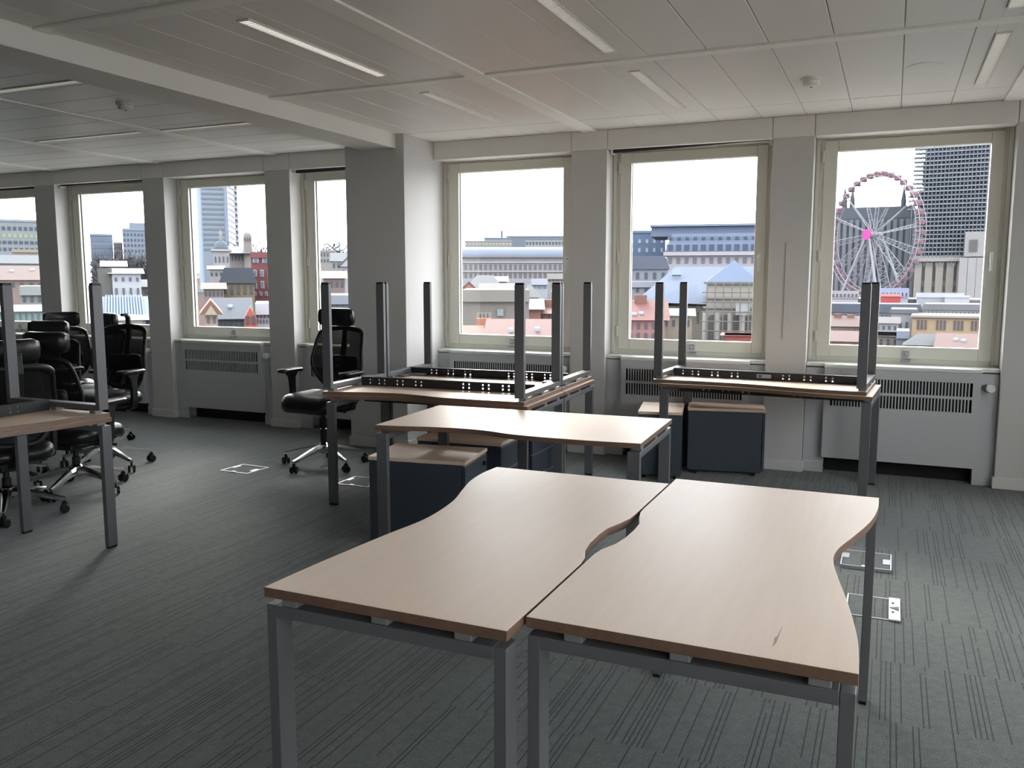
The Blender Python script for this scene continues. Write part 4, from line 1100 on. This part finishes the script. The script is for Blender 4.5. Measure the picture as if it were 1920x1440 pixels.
# --- window with the ferris wheel
s = Site(1700, 1905, 460, 'courthouse', 'huge stone courthouse wrapped in scaffolding')
st, sh = em((178, 170, 162)), em((135, 142, 156))
s.box('lower_block', s.X(1716), s.x1, 0, 60, 0, s.Z(484), em((172, 164, 156)))
s.box('drum', s.X(1712), s.X(1868), 4, 50, s.Z(484), s.Z(352), em((176, 182, 194)))
s.box('colonnade', s.X(1722), s.X(1862), 5, 45, s.Z(352), s.Z(262), em((172, 182, 200)))
for k in range(15):                             # columns of the drum between scaffold decks
    x = s.X(1724 + k * 9.6)
    MB().lathe([(1.1, 0), (1.1, s.Z(296) - s.Z(344))], (x, 3.6, s.Z(344)), 10).build('column', em((200, 208, 225), 1.1), s.o)
k = 0; py = 268.0
while py < 486:
    w0 = 1703 if py < 352 else (1696 if py < 392 else 1708)
    s.box('scaffold_deck', s.X(w0 + (k % 3)), s.X(1872 - (k % 2) * 4), -2.2, 3.0, s.Z(py), s.Z(py) + 0.55, em((185, 192, 204) if k % 3 else (160, 170, 186)))
    py += 8.2; k += 1
sc_ = MB()
for q in range(24):
    x = s.X(1704 + q * 7.2); sc_.box(x - .16, x + .16, -2.2, -1.9, s.Z(500), s.Z(262))
sc_.build('scaffold_poles', em((150, 158, 172)), s.o)
for k in range(7):                              # giant pilasters and tall windows of the stone block
    x = s.X(1722 + k * 20); s.box('pilaster', x - 1.6, x + 1.6, -1.5, 0, 0, s.Z(492), em((192, 184, 174)))
    x = s.X(1732 + k * 20); wpart('window', s.o, x, 0, s.Z(512), 2.6, s.Z(498) - s.Z(526), em((115, 112, 115)), t=.4)
    wpart('window', s.o, x, 0, s.Z(541), 2.2, s.Z(537) - s.Z(545), em((115, 112, 115)), t=.4)
s.box('entablature', s.X(1712), s.x1, -2.5, 6, s.Z(490), s.Z(482), em((200, 194, 186)))
s.box('portal_block', s.X(1806), s.x1, -7, 0, s.Z(482), s.Z(436), em((200, 196, 196)))
wpart('window', s.o, s.X(1822), -7, s.Z(462), s.X(1830) - s.X(1815), s.Z(452) - s.Z(474), em((125, 120, 125)), t=.4)
for px_ in (1806, 1822, 1838):
    x = s.X(px_); s.box('portal_column', x - 1.7, x + 1.7, -8, -4, 0, s.Z(484), em((205, 200, 200)))
s = Site(1530, 1716, 490, 'courthouse_wing', 'darker courthouse wing with ridged roof behind the wheel')
s.box('wall', s.x0, s.x1, 0, 40, 0, s.Z(410), em((132, 138, 150)))
s.roof('mansard', 410, 388, em((92, 100, 112)), 40)
s.rows([(418, 436, 15, .45), (452, 476, 15, .45), (492, 520, 15, .45)], em((105, 110, 122)))
for px_ in (1578, 1592, 1688):
    x = s.X(px_); MB().lathe([(1.3, 0), (1.3, 5), (.9, 8), (.15, 13)], (x, 4, s.Z(396)), 12).build('turret', em((92, 98, 108)), s.o)
for k in range(16):
    x = s.x0 + (s.x1 - s.x0) * (k + .5) / 16; s.box('pilaster', x - .9, x + .9, -1.2, 0, 0, s.Z(412), em((150, 154, 164)))
# the wheel itself
Dw = 400.0; c = spot(1639, 440, Dw); top = spot(1639, 322, Dw)
RW = top.z - c.z; aw = azim(1639)
fw = thing('ferris_wheel', 'white ferris wheel with a pink hub before the courthouse', 'ferris wheel', (c.x, c.y, GZ), (0, 0, -aw + R(-47)))
hz = c.z - GZ; WHT = em((208, 208, 220)); PNK = em((215, 180, 188))
def circ(r, y, n=72): return [(r * math.cos(2 * PI * k / n), y, hz + r * math.sin(2 * PI * k / n)) for k in range(n + 1)]
for y in (-1.6, 1.6):
    for r in (RW, RW * .925):
        b = MB(); b.tube(circ(r, y), .16, 6, cap=False); b.build('rim', WHT, fw)
b = MB()
for k in range(72):
    a = 2 * PI * k / 72; c1, s1 = math.cos(a), math.sin(a)
    for y in (-1.6, 1.6): b.tube([(RW * c1, y, hz + RW * s1), (RW * .925 * c1, y, hz + RW * .925 * s1)], .12, 4)
    b.tube([(RW * .96 * c1, -1.6, hz + RW * .96 * s1), (RW * .96 * c1, 1.6, hz + RW * .96 * s1)], .12, 4)
b.build('rim_lattice', PNK, fw)
for k in range(14):                             # spoke trusses: two chords and lacing
    a = 2 * PI * k / 14 + .12; c1, s1 = math.cos(a), math.sin(a); b = MB(); tx, tz = -s1, c1
    for sg in (-1, 1):
        b.tube([(1.2 * c1 + sg * tx * .4, sg * 1.3, hz + 1.2 * s1 + sg * tz * .4), (RW * .925 * c1 + sg * tx * 1.0, sg * 1.6, hz + RW * .925 * s1 + sg * tz * 1.0)], .15, 5)
    for q in range(9):
        u0, u1 = .1 + q * .09, .145 + q * .09
        for (ua, ub, sg) in ((u0, u1, 1), (u1, u0 + .09, -1)):
            pa = Vector((RW * ua * c1 + sg * tx * (.4 + .6 * ua), sg * 1.45, hz + RW * ua * s1 + sg * tz * (.4 + .6 * ua)))
            pb = Vector((RW * ub * c1 - sg * tx * (.4 + .6 * ub), -sg * 1.45, hz + RW * ub * s1 - sg * tz * (.4 + .6 * ub)))
            b.tube([pa, pb], .08, 4)
    b.build('spoke', WHT, fw)
cab = MB(); cab.rings([[(x * q, y * q, z) for x, y in rrect(1.0, 1.2, .3, 2)] for z, q in ((-2.6, .75), (-2.3, 1), (-.9, 1), (-.45, .7))])
cab_me = cab.mesh('cabin', em((165, 120, 135)))
for k in range(40):
    a = 2 * PI * k / 40
    link('cabin', cab_me, fw, (RW * .965 * math.cos(a), 0, hz + RW * .965 * math.sin(a) + 1.3))
MB().tube([(0, -3.6, hz), (0, 3.6, hz)], 1.2, 18).build('axle', WHT, fw)
b = MB(); b.tube([(0, -4.1, hz), (0, -3.6, hz)], 2.3, 28); b.build('hub_disc', pmat('wheel_hub_magenta', (0.20, 0.012, 0.10), 0.6, spec=0.2), fw)
for y in (-4.6, 4.6):
    for sx in (-1, 1):
        b = MB(); b.tube([(sx * .6, y * .75, hz), (sx * 12.5, y * 1.6, hz - RW - 4)], [.4, .6], 6); b.build('support_leg', em((205, 200, 214)), fw)
MB().box(-16, 16, -9, 9, hz - RW - 6, hz - RW - 4).build('platform', em((215, 212, 222)), fw)
MB().box(-14, 14, -8, 8, 0, hz - RW - 6).build('podium', em((150, 146, 146)), fw)
# the square in front, booths and the roofs below
block('stone terrace wall of the square under the wheel', 1520, 1905, 562, 340, (168, 160, 155), 30, [(566, 572, 40, .5)])
block('white ticket hall with blue roof under the wheel', 1648, 1706, 558, 335, (215, 216, 228), 8, [(549, 556, 8, .5)], ('shed', 540), (150, 158, 205))
block('red roofed kiosk at the foot of the wheel', 1655, 1692, 556, 325, (225, 90, 95), 4, [], ('shed', 551), (225, 60, 70))
block('white market tents on the square', 1722, 1810, 558, 336, (212, 214, 226), 6, [], ('side', 549), (222, 224, 236))
block('white truck trailers parked on the square', 1775, 1822, 556, 332, (230, 232, 242), 4)
block('white booths left of the wheel foot', 1540, 1612, 560, 338, (222, 216, 222), 6, [(551, 557, 10, .5)], ('side', 545), (205, 196, 200))
block('grey zinc roofs below the square', 1520, 1734, 586, 215, (165, 168, 178), 14, [(590, 596, 28, .4)], ('mansard', 570), (128, 140, 162))
block('pale roof terraces right of the zinc roofs', 1735, 1905, 582, 200, (196, 192, 190), 14, [(585, 590, 22, .4)], ('mansard', 571), (172, 172, 176))
block('white house with arched windows beside the yellow facade', 1676, 1724, 588, 135, (215, 210, 220), 9, [(604, 618, 4, .42)], ('mansard', 580), (150, 150, 162))
block('old pink roofed houses low on the left side', 1520, 1632, 612, 120, (190, 160, 155), 10, [(618, 626, 12, .35)], ('side', 592), (170, 130, 122), chim=((1575, 588), (1600, 590)))
block('small white house front low under the wheel', 1636, 1690, 606, 115, (212, 208, 214), 8, [(611, 618, 5, .4)], ('side', 594), (150, 140, 140))
s = Site(1716, 1850, 128, 'building', 'long yellow facade with windows grouped in threes')
s.box('wall', s.x0, s.x1, 0, 9, 0, s.Z(594), em((226, 196, 158)))
s.box('cornice', s.x0 - .2, s.x1 + .2, -.4, 9, s.Z(596), s.Z(592), em((205, 198, 192)))
for g in (1735, 1771, 1804, 1837):
    for q in (-7, 0, 7): wpart('window', s.o, s.X(g + q), 0, s.Z(610), s.X(1703.6) - s.X(1700), s.Z(601) - s.Z(619), em((112, 108, 118)))
block('beige house with tall windows at the raised desk legs', 1640, 1692, 630, 84, (205, 192, 180), 7, [(636, 648, 4, .35)], ('shed', 626), (190, 186, 186))
block('small blue grey stair house on the near roofs', 1688, 1712, 626, 80, (160, 168, 190), 4)
block('dark slate roof in front of the yellow facade', 1708, 1790, 648, 76, (150, 150, 150), 7, [], ('hip', 626), (112, 118, 124))
block('red brown tiled roof with two skylights at window corner', 1768, 1900, 652, 72, (190, 150, 138), 8, [], ('side', 626), (178, 128, 118), sky=((1800, 640), (1815, 642)))
block('low pink house at the lower corner by the desk legs', 1520, 1640, 640, 74, (190, 150, 148), 7, [(646, 654, 9, .3)], ('side', 620), (175, 125, 118))

# --- bare trees between the houses
def tree(px, py, D, h, w, label):
    p = spot(px, py, D); t = thing('tree', label, 'tree', (p.x, p.y, GZ), group='bare winter trees between the houses')
    H_ = p.z - GZ
    MB().tube([(0, 0, 0), (0, 0, H_ - h * .6), (0, 0, H_ - h * .1)], [.45, .3, .08], 7).build('trunk', em((95, 88, 85)), t)
    rnd = random.Random(px * 7 + py); b = MB()
    for k in range(46):
        a = rnd.random() * 2 * PI; z0 = H_ - h * (.35 + .45 * rnd.random()); l = w * (.3 + .7 * rnd.random())
        e = Vector((l * math.cos(a), l * math.sin(a), z0 + l * .7)); b.tube([(0, 0, z0), e * 1.0], [.14, .05], 4)
        for q in range(5):
            f = e + Vector((rnd.uniform(-1, 1), rnd.uniform(-1, 1), rnd.uniform(.1, 1.2))) * w * .32
            b.tube([e * .8 + Vector((0, 0, z0 * .2)), f], [.07, .03], 3)
    b.build('branches', em((100, 98, 104)), t)
for i, (px, py, D, h, w) in enumerate(((190, 474, 165, 9, 4), (212, 478, 160, 8, 4), (236, 476, 160, 8, 4), (258, 472, 165, 10, 5), (278, 474, 160, 9, 4), (490, 455, 260, 9, 5), (447, 452, 300, 10, 5), (612, 455, 320, 10, 6), (636, 452, 330, 12, 7))):
    tree(px, py, D, h, w, ['bare tree at the left end of the row above the white house', 'second bare tree of the row above the white house', 'bare tree behind the white house gable', 'tallest bare tree of the row right of the white house', 'bare tree by the pier above the brown terrace', 'bare tree over the red brick house', 'bare tree between tower and church', 'bare tree on the hill beside the pillar, smaller one', 'bare tree on the hill beside the pillar, larger one'][i])

# --- the mass of further roofs that closes the gaps between the houses named above
rnd = random.Random(11); b = MB()
fm = [em((165, 158, 152)), em((175, 135, 125), .5), em((130, 138, 150), .5), em((188, 180, 172)), em((165, 120, 110), .5)]
for D, lim in ((58, 662), (82, 648), (112, 624), (150, 592), (200, 570), (262, 550), (345, 535), (450, 523), (580, 514), (760, 512)):
    az = R(-84)
    while az < R(24):
        wd = rnd.uniform(9, 15) * (D / 150) ** 0.5; az += (wd + rnd.uniform(0, 1.0)) / D
        drop = 44 if az > R(-9) else 0
        zt = CAM_H - (lim + drop + rnd.uniform(0, 14) - 524) / FPX * D * 0.94
        zt = max(zt, GZ + 5)
        dp = rnd.uniform(9, 13) * (D / 150) ** 0.4; rt_ = rnd.uniform(2.0, 3.5)
        T = Matrix.Translation((math.sin(az) * (D + rnd.uniform(-4, 4)), math.cos(az) * D, 0)) @ Matrix.Rotation(-az + rnd.uniform(-.25, .25), 4, 'Z')
        hw = wd / 2
        b.box(-hw, hw, 0, dp, GZ, zt - rt_, rnd.choice((0, 3)), M4=T)
        k = len(b.v); rm = rnd.choice((1, 2, 2, 4))
        b.v += [tuple(T @ Vector(q)) for q in ((-hw - .2, -.2, zt - rt_), (hw + .2, -.2, zt - rt_), (hw + .2, dp + .2, zt - rt_), (-hw - .2, dp + .2, zt - rt_), (-hw, dp / 2, zt), (hw, dp / 2, zt))]
        for f in ((0, 1, 5, 4), (2, 3, 4, 5), (1, 2, 5), (3, 0, 4)): b.face(tuple(k + i for i in f), rm)
o = b.build('rooftops', fm)
tag(o, 'dense mass of further roofs filling the city between the houses', 'rooftops', kind='stuff')
